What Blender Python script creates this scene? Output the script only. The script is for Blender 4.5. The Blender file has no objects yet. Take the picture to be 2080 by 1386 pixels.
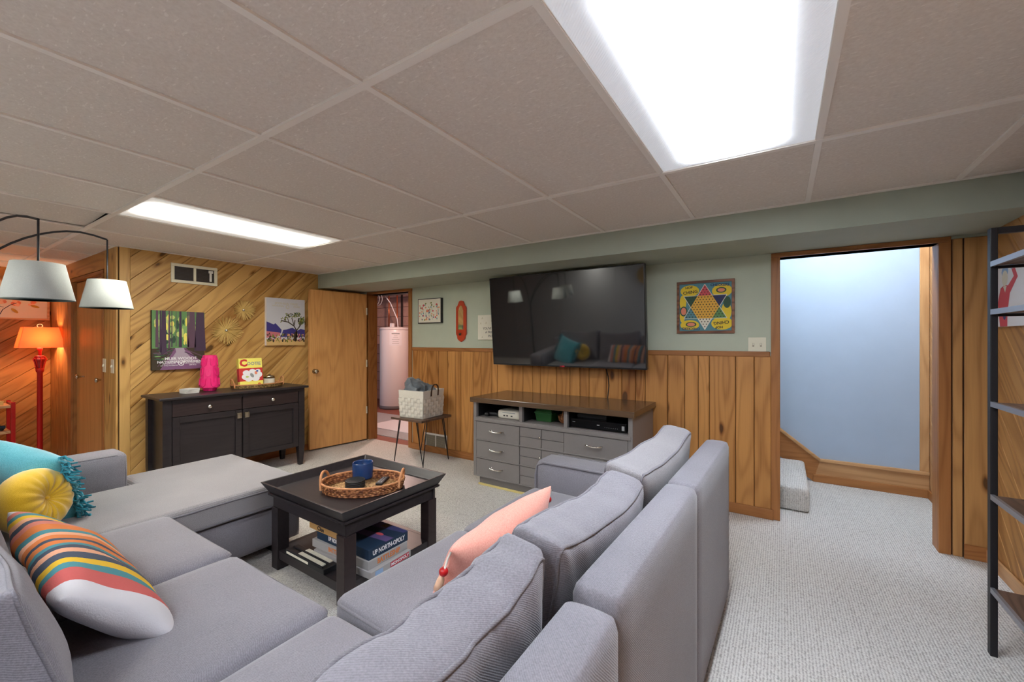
import bpy, bmesh, math, random
from mathutils import Vector, Matrix, noise
random.seed(7)
SC = bpy.context.scene
COL = SC.collection
R = math.radians
# ------------------------------------------------------------------ camera, world, exposure
cam = bpy.data.cameras.new('camera'); cam_o = bpy.data.objects.new('camera', cam); COL.objects.link(cam_o)
cam.sensor_width = 36; cam.lens = 36 * 846 / 2080; cam.clip_start = 0.02
cam.shift_y = -1 / 2080
cam_o.location = (0, 0, 1.29); cam_o.rotation_euler = (R(90), 0, R(32.93))
SC.camera = cam_o
SC.view_settings.view_transform = 'Standard'; SC.view_settings.look = 'None'
SC.view_settings.gamma = 1; SC.view_settings.use_curve_mapping = False
SC.view_settings.exposure = 1.3
wd = bpy.data.worlds.new('world'); SC.world = wd; wd.use_nodes = True
wd.node_tree.nodes['Background'].inputs[0].default_value = (0.62, 0.72, 0.95, 1)
wd.node_tree.nodes['Background'].inputs[1].default_value = 0.35
PANEL_COOL = ((0.83, 0.90, 1.0), 18.5)
PANEL_WARM = ((1.0, 0.98, 0.88), 17.0)
STAIR_W, UTIL_W, RED_LAMP_W = 23.0, 38.0, 12.5
CEIL, WALLY, WX, RX, REAR, FARX = 2.09, 3.55, -4.72, 1.03, -1.65, -7.05

# ------------------------------------------------------------------ materials
def srgb(r, g, b):
    f = lambda c: (c / 255 / 12.92) if c / 255 <= 0.04045 else ((c / 255 + 0.055) / 1.055) ** 2.4
    return (f(r), f(g), f(b), 1)
class NT:
    def __init__(s, name):
        s.mat = bpy.data.materials.new(name); s.mat.use_nodes = True
        s.t = s.mat.node_tree; s.b = s.t.nodes['Principled BSDF']; s.out = s.t.nodes['Material Output']
    def n(s, typ, **kw):
        nd = s.t.nodes.new(typ)
        for k, v in kw.items():
            if k.startswith('i_'):
                key = k[2:]; key = int(key) if key.isdigit() else key.replace('_', ' ')
                nd.inputs[key].default_value = v
            else: setattr(nd, k, v)
        return nd
    def l(s, a, b): s.t.links.new(a, b)
    def ramp(s, fac, stops):
        r = s.n('ShaderNodeValToRGB'); el = r.color_ramp.elements
        while len(el) < len(stops): el.new(0.5)
        for e, (p, c) in zip(el, stops): e.position = p; e.color = c
        s.l(fac, r.inputs[0]); return r
    def math(s, op, a, b=None):
        m = s.n('ShaderNodeMath', operation=op)
        for i, x in enumerate((a, b)):
            if x is None: continue
            if isinstance(x, (int, float)): m.inputs[i].default_value = x
            else: s.l(x, m.inputs[i])
        return m.outputs[0]
    def coord(s, scale=(1, 1, 1), rot=(0, 0, 0), rnd=False, kind='Object'):
        tc = s.n('ShaderNodeTexCoord'); mp = s.n('ShaderNodeMapping')
        mp.inputs['Scale'].default_value = scale; mp.inputs['Rotation'].default_value = rot
        s.l(tc.outputs[kind], mp.inputs['Vector'])
        if rnd:
            oi = s.n('ShaderNodeObjectInfo'); cx = s.n('ShaderNodeCombineXYZ')
            s.l(s.math('MULTIPLY', oi.outputs['Random'], 37.0), cx.inputs[0])
            s.l(s.math('MULTIPLY', oi.outputs['Random'], 91.0), cx.inputs[1])
            s.l(s.math('MULTIPLY', oi.outputs['Random'], 53.0), cx.inputs[2])
            ad = s.n('ShaderNodeVectorMath', operation='ADD')
            s.l(mp.outputs[0], ad.inputs[0]); s.l(cx.outputs[0], ad.inputs[1])
            return ad.outputs[0], oi.outputs['Random']
        return mp.outputs[0]
    def bump(s, h, strength=0.3, dist=0.01):
        b = s.n('ShaderNodeBump'); b.inputs['Strength'].default_value = strength; b.inputs['Distance'].default_value = dist
        s.l(h, b.inputs['Height']); s.l(b.outputs[0], s.b.inputs['Normal'])
M = {}
def flat(name, col, rough=0.6, metal=0.0, spec=0.5, emit=None, es=1.0, var=0.0, noise_scale=40):
    t = NT(name); t.b.inputs['Base Color'].default_value = col; t.b.inputs['Roughness'].default_value = rough
    t.b.inputs['Metallic'].default_value = metal; t.b.inputs['Specular IOR Level'].default_value = spec
    if emit: t.b.inputs['Emission Color'].default_value = emit; t.b.inputs['Emission Strength'].default_value = es
    if var:
        nz = t.n('ShaderNodeTexNoise'); nz.inputs['Scale'].default_value = noise_scale; nz.inputs['Detail'].default_value = 4
        t.l(t.coord(), nz.inputs['Vector'])
        lo = tuple(c * (1 - var) for c in col[:3]) + (1,); hi = tuple(min(1, c * (1 + var)) for c in col[:3]) + (1,)
        r = t.ramp(nz.outputs['Fac'], [(0.3, lo), (0.7, hi)]); t.l(r.outputs[0], t.b.inputs['Base Color'])
    M[name] = t.mat; return t.mat
def wood(name, light, dark, axis=0, ring=42.0, rough=0.45, knots=True, vary=0.35, fine=1.0, spec=0.4, contrast=1.0):
    """Plain-sawn timber: contours of a stretched noise field give arched grain. Long axis = local axis."""
    t = NT(name)
    sc = [6.0, 6.0, 6.0]; sc[axis] = 0.85
    v, rnd = t.coord(tuple(sc), rnd=True)
    nz = t.n('ShaderNodeTexNoise'); nz.inputs['Scale'].default_value = 0.8; nz.inputs['Detail'].default_value = 1.2; nz.inputs['Roughness'].default_value = 0.35
    t.l(v, nz.inputs['Vector'])
    rings = t.math('MULTIPLY', t.math('ADD', t.math('SINE', t.math('MULTIPLY', nz.outputs['Fac'], ring * 2)), 1.0), 0.5)
    rings = t.math('POWER', rings, 2.0)
    sf = [60.0, 60.0, 60.0]; sf[axis] = 2.0
    v2, _ = t.coord(tuple(sf), rnd=True)
    fz = t.n('ShaderNodeTexNoise'); fz.inputs['Scale'].default_value = 2.0; fz.inputs['Detail'].default_value = 3
    t.l(v2, fz.inputs['Vector'])
    big = t.n('ShaderNodeTexNoise'); big.inputs['Scale'].default_value = 0.35; big.inputs['Detail'].default_value = 2; t.l(v, big.inputs['Vector'])
    fac = t.math('ADD', t.math('MULTIPLY', rings, 0.42 * contrast), t.math('MULTIPLY', fz.outputs['Fac'], 0.42 * fine))
    fac = t.math('ADD', fac, t.math('MULTIPLY', t.math('SUBTRACT', big.outputs['Fac'], 0.45), 0.55))
    fac = t.math('ADD', fac, t.math('MULTIPLY', t.math('SUBTRACT', rnd, 0.5), vary))
    if knots:
        kc = [4.2, 4.2, 4.2]; kc[axis] = 1.7
        v3, _ = t.coord(tuple(kc), rnd=True)
        vo = t.n('ShaderNodeTexVoronoi', voronoi_dimensions='2D' if axis == 0 else '3D'); vo.inputs['Scale'].default_value = 1.0; t.l(v3, vo.inputs['Vector'])
        k = t.n('ShaderNodeMapRange'); k.inputs[1].default_value = 0.02; k.inputs[2].default_value = 0.11; k.inputs[3].default_value = 1.0; k.inputs[4].default_value = 0.0
        t.l(vo.outputs['Distance'], k.inputs[0])
        gate = t.math('GREATER_THAN', t.n('ShaderNodeSeparateColor').outputs[0], 0.74)
        sep = gate.node.inputs[0].links[0].from_node
        t.l(vo.outputs['Color'], sep.inputs[0])
        fac = t.math('ADD', fac, t.math('MULTIPLY', t.math('MULTIPLY', k.outputs[0], gate), 0.75))
    mid = tuple((a * 0.6 + b * 0.4) for a, b in zip(light, dark))
    dk = tuple(c * 0.35 for c in dark[:3]) + (1,)
    r = t.ramp(fac, [(0.05, light), (0.42, mid), (0.8, dark), (1.0, dk)])
    t.l(r.outputs[0], t.b.inputs['Base Color'])
    t.b.inputs['Roughness'].default_value = rough; t.b.inputs['Specular IOR Level'].default_value = spec
    t.bump(fac, 0.12, 0.004)
    M[name] = t.mat; return t.mat
def fabric(name, a, b, scale=260, bump=0.35, rough=0.95, mott=2.5, sheen=0.25):
    t = NT(name); v = t.coord()
    nz = t.n('ShaderNodeTexNoise'); nz.inputs['Scale'].default_value = scale; nz.inputs['Detail'].default_value = 2; t.l(v, nz.inputs['Vector'])
    bg = t.n('ShaderNodeTexNoise'); bg.inputs['Scale'].default_value = mott; bg.inputs['Detail'].default_value = 3; t.l(v, bg.inputs['Vector'])
    wv = t.n('ShaderNodeTexWave'); wv.inputs['Scale'].default_value = scale * 0.45; wv.inputs['Distortion'].default_value = 1.0; wv.bands_direction = 'DIAGONAL'; t.l(v, wv.inputs['Vector'])
    f = t.math('ADD', t.math('MULTIPLY', nz.outputs['Fac'], 0.55), t.math('ADD', t.math('MULTIPLY', bg.outputs['Fac'], 0.35), t.math('MULTIPLY', wv.outputs['Fac'], 0.12)))
    r = t.ramp(f, [(0.3, a), (0.72, b)]); t.l(r.outputs[0], t.b.inputs['Base Color'])
    t.b.inputs['Roughness'].default_value = rough; t.b.inputs['Sheen Weight'].default_value = sheen; t.b.inputs['Specular IOR Level'].default_value = 0.15
    t.bump(t.math('ADD', nz.outputs['Fac'], t.math('MULTIPLY', wv.outputs['Fac'], 0.5)), bump, 0.002)
    M[name] = t.mat; return t.mat

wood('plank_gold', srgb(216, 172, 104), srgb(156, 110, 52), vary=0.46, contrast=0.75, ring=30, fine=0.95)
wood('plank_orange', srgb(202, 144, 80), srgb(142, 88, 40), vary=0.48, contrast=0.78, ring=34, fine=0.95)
wood('plank_right', srgb(200, 150, 92), srgb(140, 94, 50), vary=0.22, contrast=0.75, ring=34, fine=0.9)
wood('oak_trim', srgb(176, 118, 66), srgb(124, 74, 34), knots=False, vary=0.15, contrast=0.6)
wood('oak_jamb', srgb(176, 118, 66), srgb(124, 74, 34), axis=2, knots=False, vary=0.15, contrast=0.6)
wood('oak_jamb_light', srgb(210, 162, 112), srgb(162, 112, 66), axis=1, knots=False, vary=0.15, contrast=0.6)
wood('oak_light', srgb(206, 160, 112), srgb(158, 108, 64), knots=False, vary=0.15, contrast=0.6)
wood('door_wood', srgb(236, 180, 112), srgb(176, 116, 58), axis=2, knots=False, vary=0.05, ring=30, fine=1.35, contrast=0.35)
wood('closet_wood', srgb(216, 160, 98), srgb(170, 112, 58), axis=2, knots=False, vary=0.05, ring=16, contrast=0.45)
wood('espresso', srgb(48, 42, 44), srgb(28, 24, 27), knots=False, vary=0.05, contrast=0.5, rough=0.38)
wood('espresso_red', srgb(54, 42, 42), srgb(34, 26, 27), knots=False, vary=0.05, contrast=0.6, rough=0.4)
wood('console_top', srgb(104, 80, 58), srgb(74, 56, 40), knots=False, vary=0.05, contrast=0.4, rough=0.2, spec=0.6)
wood('stool_wood', srgb(104, 80, 66), srgb(62, 46, 38), knots=False, vary=0.05, rough=0.4)
wood('shelf_wood', srgb(112, 88, 74), srgb(66, 50, 42), axis=1, knots=False, vary=0.1, rough=0.4)
wood('pine', srgb(226, 186, 140), srgb(190, 140, 92), knots=False, vary=0.1)
wood('frame_wood', srgb(150, 96, 62), srgb(92, 54, 34), knots=False, vary=0.1)
wood('joist', srgb(190, 130, 90), srgb(120, 74, 48), knots=False)
flat('groove', srgb(74, 48, 22), 0.8)
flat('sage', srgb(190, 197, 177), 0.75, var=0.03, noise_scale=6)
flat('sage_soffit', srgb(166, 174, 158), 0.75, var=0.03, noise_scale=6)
flat('blue_wall', srgb(170, 186, 208), 0.7, var=0.02, noise_scale=5)
flat('rear_wall', srgb(140, 140, 142), 0.8)
flat('block', srgb(216, 166, 148), 0.85, var=0.08, noise_scale=12)
flat('grid_white', srgb(240, 234, 226), 0.5)
flat('dark_gap', srgb(36, 30, 28), 0.9)
flat('black', srgb(26, 26, 28), 0.5)
flat('black_gloss', srgb(16, 16, 18), 0.18)
flat('black_metal', srgb(34, 33, 36), 0.45, 0.3)
flat('steel_edge', srgb(150, 152, 160), 0.35, 0.6)
flat('chrome', srgb(225, 222, 215), 0.14, 1.0)
flat('nickel', srgb(200, 190, 170), 0.25, 1.0)
flat('brass', srgb(196, 160, 92), 0.3, 1.0)
flat('gold_wire', srgb(230, 198, 122), 0.4, 0.25)
flat('almond', srgb(228, 222, 198), 0.45)
flat('almond_dark', srgb(160, 150, 122), 0.5)
flat('white', srgb(232, 230, 224), 0.5)
flat('off_white', srgb(222, 216, 202), 0.6)
flat('console_grey', srgb(128, 122, 120), 0.4, var=0.02)
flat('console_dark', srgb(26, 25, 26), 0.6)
flat('pink_vase', srgb(238, 44, 124), 0.3)
flat('red_paint', srgb(190, 24, 26), 0.3)
flat('red_dark', srgb(150, 20, 22), 0.35)
flat('orange_paint', srgb(196, 66, 34), 0.35)
flat('mug_blue', srgb(30, 62, 112), 0.22)
flat('heater', srgb(232, 226, 224), 0.35)
flat('heater_grey', srgb(120, 116, 116), 0.5)
flat('copper', srgb(200, 110, 70), 0.3, 0.9)
flat('pipe_dark', srgb(60, 52, 48), 0.5, 0.3)
flat('util_floor', srgb(150, 92, 76), 0.6, var=0.08, noise_scale=8)
flat('sheet_grey', srgb(170, 170, 172), 0.95, var=0.06)
flat('mat_white', srgb(224, 224, 228), 0.95)
flat('leather', srgb(58, 40, 32), 0.5)
flat('screen_black', (0.010, 0.010, 0.011, 1), 0.045, spec=0.5).node_tree.nodes['Principled BSDF'].inputs['IOR'].default_value = 2.1
flat('tv_bezel', srgb(30, 31, 34), 0.3)
flat('mirror', srgb(220, 216, 205), 0.05, 1.0)
flat('cream_wood', srgb(216, 196, 128), 0.5)
flat('lens_off', srgb(236, 226, 206), 0.4)
for nm, c in dict(p_green=(136, 178, 104), p_lime=(196, 208, 120), p_bgreen=(98, 142, 86), p_trunk=(70, 50, 74), p_trunk2=(96, 70, 88), p_path=(176, 160, 176),
                  p_mauve=(132, 92, 130), p_violet=(98, 80, 128), p_white=(238, 236, 238), p_sky=(206, 206, 212), p_blue=(62, 56, 130), p_pink=(206, 120, 130), p_tan=(222, 184, 120),
                  p_brown=(64, 52, 36), p_olive=(128, 132, 52), p_yellow=(238, 206, 50), p_cream=(232, 226, 208), p_rose=(214, 84, 92), p_coral=(232, 140, 108),
                  p_orange=(226, 130, 60), p_gold=(232, 176, 66), p_navy=(40, 46, 96), p_teal=(88, 140, 150), p_leaf=(190, 150, 60), p_red=(206, 50, 46), p_black=(34, 32, 36),
                  p_grey=(150, 150, 150), p_dkgreen=(50, 84, 62), p_bblue=(60, 90, 170), p_ltgold=(206, 198, 170), p_peach=(244, 196, 160), p_yel2=(244, 232, 110),
                  p_boxtan=(196, 150, 92), p_navyg=(26, 48, 72), p_boxgrey=(172, 168, 166), p_indigo=(70, 70, 120), p_crred=(196, 40, 60), p_ltblue=(150, 180, 214)).items():
    flat(nm, srgb(*c), 0.65)
fabric('sofa', srgb(112, 109, 115), srgb(146, 142, 149))
fabric('sofa_light', srgb(124, 121, 124), srgb(158, 154, 156))
fabric('piping', srgb(104, 101, 106), srgb(134, 130, 136))
fabric('teal_cloth', srgb(62, 150, 166), srgb(104, 186, 200), scale=200, mott=9, sheen=0.6)
fabric('teal_fringe', srgb(24, 112, 130), srgb(54, 150, 168), scale=80)
fabric('yellow_velvet', srgb(222, 172, 22), srgb(246, 204, 60), scale=300, mott=8, sheen=0.8)
fabric('pink_cloth', srgb(232, 150, 132), srgb(246, 178, 160), scale=220)
fabric('blanket', srgb(92, 100, 108), srgb(126, 132, 138), scale=120, bump=0.8)
fabric('felt', srgb(214, 208, 194), srgb(232, 226, 214), scale=160, bump=0.2)
fabric('shade_grey', srgb(178, 184, 180), srgb(196, 200, 196), scale=300, bump=0.1, sheen=0)
fabric('cord_white', srgb(226, 214, 200), srgb(240, 230, 220), scale=400)

def stripes_mat():
    t = NT('striped_cloth'); tc = t.n('ShaderNodeTexCoord'); sp = t.n('ShaderNodeSeparateXYZ'); t.l(tc.outputs['Object'], sp.inputs[0])
    nz = t.n('ShaderNodeTexNoise'); nz.inputs['Scale'].default_value = 3.2; t.l(tc.outputs['Object'], nz.inputs['Vector'])
    x = t.math('ADD', t.math('MULTIPLY', sp.outputs[0], 1.0 / 0.84), 0.5)
    x = t.math('ADD', x, t.math('MULTIPLY', t.math('SUBTRACT', nz.outputs['Fac'], 0.5), 0.10))
    W, RO, TE, YE, PE, NV, OR, CO = srgb(206, 204, 208), srgb(196, 92, 88), srgb(70, 134, 142), srgb(222, 178, 40), srgb(226, 164, 130), srgb(66, 76, 92), srgb(214, 122, 60), srgb(206, 124, 108)
    seq = [(0, W), (0.05, CO), (0.10, TE), (0.145, YE), (0.19, PE), (0.235, NV), (0.28, CO), (0.32, OR), (0.38, TE), (0.42, PE), (0.455, OR), (0.50, NV), (0.525, OR), (0.57, TE), (0.60, NV), (0.63, PE), (0.67, NV), (0.73, YE), (0.77, TE), (0.815, RO), (0.90, W)]
    # two ramps: a colour ramp holds up to 32 stops
    r = t.n('ShaderNodeValToRGB'); r.color_ramp.interpolation = 'CONSTANT'; el = r.color_ramp.elements
    while len(el) < len(seq): el.new(0.5)
    for e, (p, c) in zip(el, seq): e.position = p; e.color = c
    t.l(x, r.inputs[0]); t.l(r.outputs[0], t.b.inputs['Base Color']); t.b.inputs['Roughness'].default_value = 0.95
    f = t.n('ShaderNodeTexNoise'); f.inputs['Scale'].default_value = 220; t.l(tc.outputs['Object'], f.inputs['Vector']); t.bump(f.outputs['Fac'], 0.4, 0.002)
    M['striped_cloth'] = t.mat
stripes_mat()
def carpet_mat():
    t = NT('carpet'); v = t.coord((1, 1, 1), (0, 0, R(0)))
    wv = t.n('ShaderNodeTexWave'); wv.bands_direction = 'X'; wv.inputs['Scale'].default_value = 27.0; wv.inputs['Distortion'].default_value = 2.6; wv.inputs['Detail'].default_value = 2; wv.inputs['Detail Scale'].default_value = 3.0; t.l(v, wv.inputs['Vector'])
    vo = t.n('ShaderNodeTexVoronoi'); vo.inputs['Scale'].default_value = 110; t.l(v, vo.inputs['Vector'])
    nz = t.n('ShaderNodeTexNoise'); nz.inputs['Scale'].default_value = 1.3; nz.inputs['Detail'].default_value = 4; t.l(v, nz.inputs['Vector'])
    fl = t.n('ShaderNodeTexNoise'); fl.inputs['Scale'].default_value = 75; fl.inputs['Detail'].default_value = 2; t.l(v, fl.inputs['Vector'])
    h = t.math('ADD', t.math('MULTIPLY', wv.outputs['Fac'], 0.6), t.math('MULTIPLY', t.math('SUBTRACT', 0.6, vo.outputs['Distance']), 0.7))
    f = t.math('ADD', t.math('MULTIPLY', h, 0.5), t.math('ADD', t.math('MULTIPLY', nz.outputs['Fac'], 0.2), t.math('MULTIPLY', fl.outputs['Fac'], 0.45)))
    r = t.ramp(f, [(0.25, srgb(170, 165, 160)), (0.5, srgb(210, 206, 200)), (0.85, srgb(230, 227, 222))])
    t.l(r.outputs[0], t.b.inputs['Base Color']); t.b.inputs['Roughness'].default_value = 1.0; t.b.inputs['Specular IOR Level'].default_value = 0.05
    t.bump(h, 0.5, 0.005); M['carpet'] = t.mat
carpet_mat()
def tile_mat():
    t = NT('ceiling_tile'); v, rnd = t.coord((1, 1, 1), rnd=True)
    nz = t.n('ShaderNodeTexNoise'); nz.inputs['Scale'].default_value = 90; nz.inputs['Detail'].default_value = 3; t.l(v, nz.inputs['Vector'])
    vs, _ = t.coord((34, 110, 60), (0, 0, 0.6), rnd=True)
    fk = t.n('ShaderNodeTexNoise'); fk.inputs['Scale'].default_value = 1.0; fk.inputs['Detail'].default_value = 1; t.l(vs, fk.inputs['Vector'])
    k = t.n('ShaderNodeMapRange'); k.inputs[1].default_value = 0.66; k.inputs[2].default_value = 0.72; t.l(fk.outputs['Fac'], k.inputs[0])
    f = t.math('ADD', t.math('MULTIPLY', nz.outputs['Fac'], 0.5), t.math('MULTIPLY', k.outputs[0], 0.28))
    f = t.math('ADD', f, t.math('MULTIPLY', rnd, 0.06))
    r = t.ramp(f, [(0.1, srgb(216, 206, 196)), (0.75, srgb(246, 240, 232))]); t.l(r.outputs[0], t.b.inputs['Base Color'])
    t.b.inputs['Roughness'].default_value = 0.9; t.bump(nz.outputs['Fac'], 0.4, 0.004); M['ceiling_tile'] = t.mat
tile_mat()
def lens_mat(name, col, strength):
    """Prismatic diffuser lit by tubes above: bright down the middle, weaker at the rim."""
    t = NT(name); tc = t.n('ShaderNodeTexCoord'); sp = t.n('ShaderNodeSeparateXYZ'); t.l(tc.outputs['Object'], sp.inputs[0])
    ax = t.math('DIVIDE', t.math('ABSOLUTE', sp.outputs[0]), 0.29); ay = t.math('DIVIDE', t.math('ABSOLUTE', sp.outputs[1]), 0.595)
    px = t.n('ShaderNodeMapRange', interpolation_type='SMOOTHSTEP'); px.inputs[1].default_value = 1.0; px.inputs[2].default_value = 0.12; px.inputs[3].default_value = 0.0; px.inputs[4].default_value = 1.0; t.l(ax, px.inputs[0])
    py = t.n('ShaderNodeMapRange', interpolation_type='SMOOTHSTEP'); py.inputs[1].default_value = 1.0; py.inputs[2].default_value = 0.82; py.inputs[3].default_value = 0.0; py.inputs[4].default_value = 1.0; t.l(ay, py.inputs[0])
    g = t.math('ADD', t.math('MULTIPLY', t.math('POWER', px.outputs[0], 3.0), py.outputs[0]), 0.008)
    t.b.inputs['Base Color'].default_value = (0.8, 0.8, 0.82, 1); t.b.inputs['Roughness'].default_value = 0.5
    t.b.inputs['Emission Color'].default_value = col + (1,)
    t.l(t.math('MULTIPLY', g, strength), t.b.inputs['Emission Strength'])
    wv = t.n('ShaderNodeTexWave'); wv.inputs['Scale'].default_value = 60; wv.bands_direction = 'DIAGONAL'; t.l(tc.outputs['Object'], wv.inputs['Vector']); t.bump(wv.outputs['Fac'], 0.3, 0.003)
    M[name] = t.mat
lens_mat('lens_cool', *PANEL_COOL); lens_mat('lens_warm', *PANEL_WARM)
def weave_mat(name, a, b, c, sx=60):
    t = NT(name); v = t.coord()
    br = t.n('ShaderNodeTexVoronoi'); br.inputs['Scale'].default_value = sx; t.l(v, br.inputs['Vector'])
    nz = t.n('ShaderNodeTexNoise'); nz.inputs['Scale'].default_value = 25; t.l(v, nz.inputs['Vector'])
    f = t.math('ADD', t.math('MULTIPLY', br.outputs['Distance'], 0.8), t.math('MULTIPLY', nz.outputs['Fac'], 0.5))
    r = t.ramp(f, [(0.25, a), (0.55, b), (0.85, c)]); t.l(r.outputs[0], t.b.inputs['Base Color']); t.b.inputs['Roughness'].default_value = 0.6
    t.bump(br.outputs['Distance'], 0.9, 0.005); M[name] = t.mat
weave_mat('rattan', srgb(214, 160, 108), srgb(176, 112, 66), srgb(112, 62, 34))
weave_mat('rattan_light', srgb(232, 204, 150), srgb(202, 160, 104), srgb(150, 104, 60), 90)
weave_mat('seagrass', srgb(206, 180, 120), srgb(166, 132, 78), srgb(104, 78, 40), 70)
flat('rattan_handle', srgb(206, 142, 92), 0.5, var=0.1)
def shade_lit():
    t = NT('shade_lit'); tr = t.n('ShaderNodeBsdfTranslucent'); tr.inputs[0].default_value = srgb(240, 176, 122)
    mx = t.n('ShaderNodeMixShader'); mx.inputs[0].default_value = 0.4
    t.b.inputs['Base Color'].default_value = srgb(240, 190, 140); t.b.inputs['Roughness'].default_value = 0.9
    t.l(t.b.outputs[0], mx.inputs[1]); t.l(tr.outputs[0], mx.inputs[2]); t.l(mx.outputs[0], t.out.inputs[0]); M['shade_lit'] = t.mat
shade_lit()
flat('bulb', (1, 0.6, 0.3, 1), 0.4, emit=(1, 0.62, 0.3, 1), es=12)
flat('bulb_cool', (1, 1, 1, 1), 0.4, emit=(0.8, 0.88, 1, 1), es=14)

# ------------------------------------------------------------------ mesh helpers
I4 = Matrix.Identity(4)
class MB:
    def __init__(s): s.v = []; s.f = []; s.m = []; s.s = []
    def add(s, vs, fs, mi=0, T=None, smooth=False):
        o = len(s.v)
        s.v += [tuple(T @ Vector(p)) if T is not None else tuple(p) for p in vs]
        for f in fs: s.f.append([i + o for i in f]); s.m.append(mi); s.s.append(smooth)
        return s
    def box(s, lo, hi, mi=0, T=None):
        (a, b, c), (d, e, f) = lo, hi
        return s.add([(a, b, c), (d, b, c), (d, e, c), (a, e, c), (a, b, f), (d, b, f), (d, e, f), (a, e, f)],
                     [(0, 3, 2, 1), (4, 5, 6, 7), (0, 1, 5, 4), (1, 2, 6, 5), (2, 3, 7, 6), (3, 0, 4, 7)], mi, T)
    def prism(s, poly, z0, z1, mi=0, T=None, top=None):
        n = len(poly); top = top or poly
        vs = [(x, y, z0) for x, y in poly] + [(x, y, z1) for x, y in top]
        fs = [list(range(n))[::-1], list(range(n, 2 * n))] + [(i, (i + 1) % n, n + (i + 1) % n, n + i) for i in range(n)]
        return s.add(vs, fs, mi, T)
    def poly(s, pts, z, mi=0, T=None): return s.add([(x, y, z) for x, y in pts], [list(range(len(pts)))], mi, T)
    def ell(s, x, y, rx, ry, z, mi=0, n=12, rot=0, T=None):
        c, q = math.cos(rot), math.sin(rot)
        return s.poly([(x + rx * math.cos(a) * c - ry * math.sin(a) * q, y + rx * math.cos(a) * q + ry * math.sin(a) * c) for a in [2 * math.pi * i / n for i in range(n)]], z, mi, T)
    def line2(s, pts, w, z, mi=0, T=None):
        for (x0, y0), (x1, y1) in zip(pts, pts[1:]):
            d = math.hypot(x1 - x0, y1 - y0) or 1; nx, ny = -(y1 - y0) / d * w / 2, (x1 - x0) / d * w / 2
            s.poly([(x0 - nx, y0 - ny), (x1 - nx, y1 - ny), (x1 + nx, y1 + ny), (x0 + nx, y0 + ny)], z, mi, T)
        return s
    def tube(s, path, r, n=8, mi=0, T=None, closed=False):
        P = [Vector(p) for p in path]; k = len(P); vs = []; up = None
        rr = r if isinstance(r, (list, tuple)) else [r] * k
        for i in range(k):
            a = P[(i - 1) % k] if (closed or i > 0) else P[0]; b = P[(i + 1) % k] if (closed or i < k - 1) else P[-1]
            t = (b - a).normalized()
            if up is None: up = Vector((0, 0, 1)) if abs(t.z) < 0.9 else Vector((1, 0, 0))
            x = t.cross(up); x = x.normalized() if x.length > 1e-6 else t.orthogonal().normalized()
            y = x.cross(t).normalized(); up = y
            for j in range(n):
                q = 2 * math.pi * j / n; vs.append(P[i] + (x * math.cos(q) + y * math.sin(q)) * rr[i])
        fs = []
        for i in range(k if closed else k - 1):
            i2 = (i + 1) % k
            for j in range(n): fs.append((i * n + j, i * n + (j + 1) % n, i2 * n + (j + 1) % n, i2 * n + j))
        if not closed: fs += [list(range(n)), list(range((k - 1) * n, k * n))[::-1]]
        return s.add(vs, fs, mi, T, True)
    def lathe(s, prof, n=24, mi=0, T=None, sx=1, sy=1, smooth=True):
        k = len(prof); vs = []
        for r, z in prof:
            for j in range(n):
                a = 2 * math.pi * j / n; vs.append((r * math.cos(a) * sx, r * math.sin(a) * sy, z))
        fs = [(i * n + j, i * n + (j + 1) % n, (i + 1) * n + (j + 1) % n, (i + 1) * n + j) for i in range(k - 1) for j in range(n)]
        if prof[0][0] > 1e-5: fs.append(list(range(n))[::-1])
        if prof[-1][0] > 1e-5: fs.append(list(range((k - 1) * n, k * n)))
        return s.add(vs, fs, mi, T, smooth)
    def ball(s, c, r, n=10, mi=0, T=None, sz=1):
        T2 = Matrix.Translation(c) if T is None else T @ Matrix.Translation(c)
        return s.lathe([(max(1e-6, r * math.sin(math.pi * i / n)), -r * sz * math.cos(math.pi * i / n)) for i in range(n + 1)], n + 4, mi, T2)
    def rbox(s, size, r, n=(10, 10, 5), mi=0, T=None, disp=None):
        hx = [d / 2 for d in size]; idx = {}; vs = []; fs = []
        def vert(p):
            key = tuple(round(c, 5) for c in p)
            if key in idx: return idx[key]
            P = Vector([p[i] * hx[i] for i in range(3)])
            q = Vector([max(-(hx[i] - r), min(hx[i] - r, P[i])) for i in range(3)])
            d = P - q
            P2 = q + d.normalized() * r if d.length > 1e-9 else P
            if disp: P2 = disp(P2, Vector(p))
            idx[key] = len(vs); vs.append(P2); return idx[key]
        sp = lambda i, k: math.sin((-1 + 2 * i / k) * math.pi / 2)
        for ax in range(3):
            u, w = [(1, 2), (2, 0), (0, 1)][ax]
            for sg in (-1, 1):
                for i in range(n[u]):
                    for j in range(n[w]):
                        q = []
                        for a, b in ((i, j), (i + 1, j), (i + 1, j + 1), (i, j + 1)):
                            p = [0, 0, 0]; p[ax] = sg; p[u] = sp(a, n[u]); p[w] = sp(b, n[w]); q.append(vert(p))
                        fs.append(q if sg > 0 else q[::-1])
        return s.add(vs, fs, mi, T, True)
    def mesh(s, name, mats):
        me = bpy.data.meshes.new(name); me.from_pydata([tuple(p) for p in s.v], [], s.f)
        for m in (mats if isinstance(mats, (list, tuple)) else [mats]): me.materials.append(M[m])
        me.polygons.foreach_set('material_index', s.m); me.polygons.foreach_set('use_smooth', s.s); me.update()
        return me
    def build(s, name, mats, parent=None, T=None, bevel=0, seg=2):
        return place(name, s.mesh(name, mats), parent, T, bevel, seg)
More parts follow.
